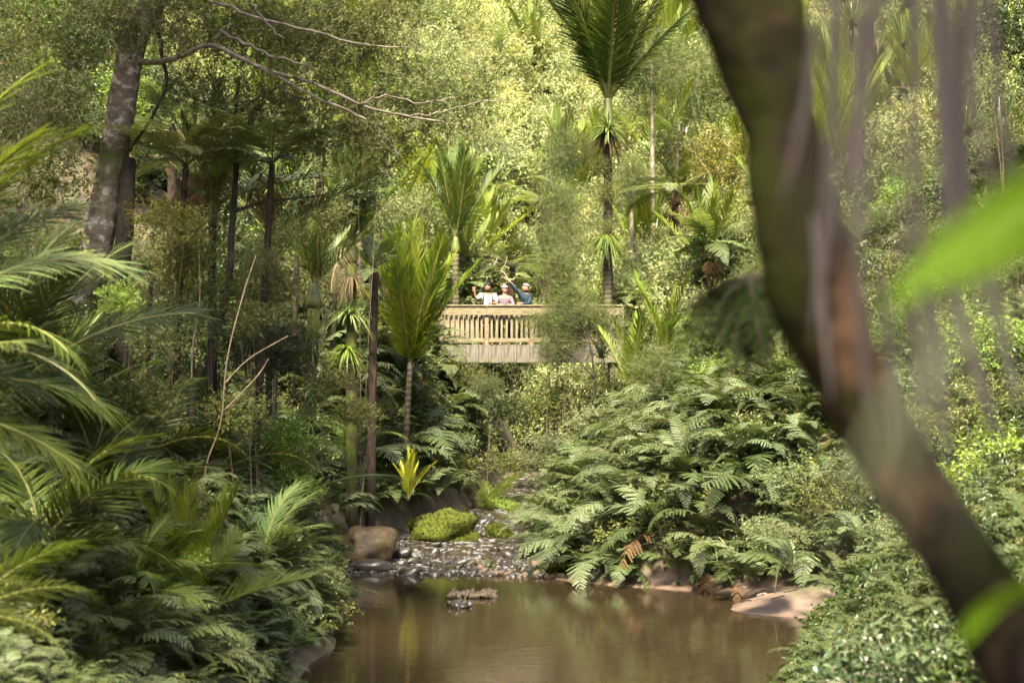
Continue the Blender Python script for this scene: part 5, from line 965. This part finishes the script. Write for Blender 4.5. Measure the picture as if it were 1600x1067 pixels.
# ------------------------------------------------------------------ fallen log, sandbar litter
b = Buf(); s = smooth_path([P(1370, 918, 24.5), P(1420, 915, 24.3), P(1480, 918, 24)], 10); tube(b, s, np.linspace(.12, .1, 10), 10, 0, .06)
single('fallen_log', b.mesh('fallen_log', 'trunk_moss', True), 'short mossy fallen log in the tangle right of the sandbar', 'log')
for i, (px, y, lab) in enumerate(((1190, 29.2, 'thicker driftwood chip on top of the sandbar'), (1165, 28.9, 'thin dark twig on the left half of the sandbar'), (1215, 28.7, 'thin dark twig near the middle of the sandbar'), (1235, 29.1, 'thin dark twig on the right half of the sandbar'))):
    b = Buf(); x = (px - 800) * y / FPX; l = .12 if i else .1; a = G.random() * 3; q = []
    for k in range(6): u = (k / 5 - .5) * 2 * l; xx, yy = x + u * math.cos(a), y + u * math.sin(a) + .03 * math.sin(k); q.append((xx, yy, H(xx, yy) + .012))
    tube(b, q, .028 if i == 0 else .009, 6, 0, .1); single('twig', b.mesh('twig', 'bark_pale' if i == 0 else 'trunk_dark'), lab, 'twig')

# ------------------------------------------------------------------ out of focus foreground at the right
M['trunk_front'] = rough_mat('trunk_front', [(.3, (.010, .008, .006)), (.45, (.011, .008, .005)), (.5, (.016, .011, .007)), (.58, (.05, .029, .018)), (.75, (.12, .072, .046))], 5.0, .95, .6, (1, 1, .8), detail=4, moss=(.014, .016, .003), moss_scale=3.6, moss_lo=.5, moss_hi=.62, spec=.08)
def front():
    l = [(1780, 1420, 3.1, 90), (1690, 1190, 3.2, 80), (1600, 1040, 3.3, 66), (1525, 910, 3.4, 58), (1450, 800, 3.45, 54), (1375, 680, 3.5, 55), (1312, 560, 3.5, 60), (1275, 470, 3.5, 72), (1255, 390, 3.5, 74), (1235, 300, 3.5, 66), (1220, 210, 3.5, 58), (1200, 120, 3.5, 68), (1175, 20, 3.5, 86), (1150, -80, 3.5, 98), (1130, -220, 3.5, 100)]
    pt = np.array([P(a, b_, c) for a, b_, c, r in l]); rad = np.array([r * c / FPX for a, b_, c, r in l]); base = pt[0].copy()
    t = thing('leaning_trunk', 'dark blurred leaning tree trunk close to the viewer at the right', 'tree', tuple(base))
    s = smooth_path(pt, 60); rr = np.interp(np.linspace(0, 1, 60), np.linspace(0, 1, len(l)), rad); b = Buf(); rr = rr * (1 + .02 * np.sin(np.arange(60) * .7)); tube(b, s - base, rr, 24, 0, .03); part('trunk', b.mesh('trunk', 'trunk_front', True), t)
    rg = np.random.default_rng(8); bl = [(*(np.array([rg.uniform(.2, 3.4), rg.uniform(-.4, 2.6), rg.uniform(6.2, 8.2)]) - base), .8, .8, .5) for _ in range(12)]
    b = Buf(); tube(b, smooth_path([s[-1] - base, np.array([1.0, 2.8, 6.2]) - base, np.array([1.7, 1.8, 7.4]) - base], 9), np.linspace(rr[-1], .03, 9), 10, 0, .03); part('branch', b.mesh('branch', 'trunk_front', True), t)
    part('crown', crown_mesh('crown', 88, bl, 2000, .4, 9, .12, .055, 'leaf', .2, .6, .5, .1, .2, 'bark_brown', .5), t)  # unseen crown, added above the view to keep the sun off the trunk
    # dark hanging fern on its left side
    p = P(1175, 425, 7.0); f = thing('hanging_fern', 'dark blurred fern hanging on the left of the foreground trunk', 'fern', tuple(p))
    for i in range(44): part('frond', DARKF[i % 2], f, (0, 0, 0), (R(G.uniform(-40, 40)), -R(G.uniform(-88, -25)), R(G.uniform(0, 360))), .5 * G.uniform(.6, 1.15))
    # dry hanging leaves
    def hanging(name, label, D, lines, mat, cat='leaf', bend=.02):
        b0 = P(lines[0][0], lines[0][1], D); h = thing(name, label, cat, tuple(b0))
        for (x0, y0, x1, y1, x2, y2, w) in lines:
            dd = D * G.uniform(.93, 1.07); s = smooth_path([P(x0, y0, dd), P(x1, y1, dd * 1.01), P(x2, y2, dd)], 9); b = Buf(); ww = w * dd / FPX * np.array([.5, .9, 1, 1, .95, .85, .65, .4, .1])
            sv = nrm(np.array([1, G.uniform(-.4, .4), 0])); V = np.concatenate([s - sv * ww[:, None] / 2 - b0, s + [0, .004, 0] - b0, s + sv * ww[:, None] / 2 - b0]); T = []
            for k in range(8): T += [[k, 9 + k, k + 1], [9 + k, 10 + k, k + 1], [9 + k, 18 + k, 10 + k], [18 + k, 19 + k, 10 + k]]
            b.add(V, T); part('leaflet', b.mesh('leaflet', mat), h)
    L1 = []
    for k in range(15):
        x0 = 1285 + 18 * k + G.uniform(-7, 7); x1 = x0 + G.uniform(-25, 25) + (x0 - 1400) * .12; y2 = G.uniform(300, 640)
        L1.append((x0, -60, (x0 + x1) / 2 + G.uniform(-12, 12), y2 * .45, x1 + (x0 - 1390) * .25, y2, G.choice([10, 13, 16, 20, 26])))
    hanging('dry_palm_frond', 'blurred dry mauve leaves hanging from the top right', 2.3, L1 + [(1462, -40, 1480, 150, 1505, 420, 34), (1385, -60, 1340, 150, 1296, 420, 26)], 'dry_leaf')
    hanging('dry_palm_leaves', 'blurred mauve dry leaf tips hanging at the right, lower', 2.6, [(1480, 430, 1520, 560, 1560, 690, 24), (1450, 440, 1465, 560, 1480, 720, 20), (1540, 420, 1570, 540, 1590, 640, 22), (1420, 470, 1440, 600, 1450, 700, 16), (1330, 330, 1345, 500, 1360, 700, 14), (1270, 330, 1285, 480, 1300, 640, 12), (1375, 420, 1390, 560, 1400, 720, 14)], 'dry_leaf')
    hanging('green_palm_leaf', 'blurred bright green leaf entering from the right edge', 1.4, [(1700, 230, 1560, 340, 1390, 480, 130), (1720, 300, 1600, 380, 1480, 450, 90)], 'front_green')
    hanging('pale_palm_leaves', 'very blurred pale green leaves hanging close to the viewer at the right', .8, [(1640, 430, 1440, 560, 1380, 850, 12), (1600, 440, 1460, 620, 1400, 900, 12), (1560, 440, 1400, 620, 1330, 800, 12), (1650, 500, 1530, 650, 1500, 900, 10), (1500, 460, 1390, 640, 1250, 880, 10)], 'front_pale')
    hanging('bright_leaf_tip', 'blurred bright green leaf across the foot of the foreground trunk', 1.9, [(1640, 900, 1550, 945, 1500, 1010, 60)], 'front_green')
M['dry_leaf'] = leaf_mat('dry_leaf', [(0, (.19, .16, .15)), (1, (.27, .232, .215))], .7, .4, .2, tcol=(1, .9, .85))
M['front_green'] = leaf_mat('front_green', [(0, (.085, .20, .004)), (1, (.11, .23, .006))], .6, .5, .15)
M['front_pale'] = leaf_mat('front_pale', [(0, (.15, .175, .12)), (1, (.2, .225, .155))], .5, .4, .4, tcol=(1, 1, .9))
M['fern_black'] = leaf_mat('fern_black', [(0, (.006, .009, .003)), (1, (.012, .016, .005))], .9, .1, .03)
DARKF = [fern_frond('frond', 1.0, 16, .19, R(5), R(8), 'fern_black', 61, 6, 'trunk_dark'), fern_frond('frond', 1.0, 16, .2, R(5), R(16), 'fern_black', 62, 6, 'trunk_dark')]
front()
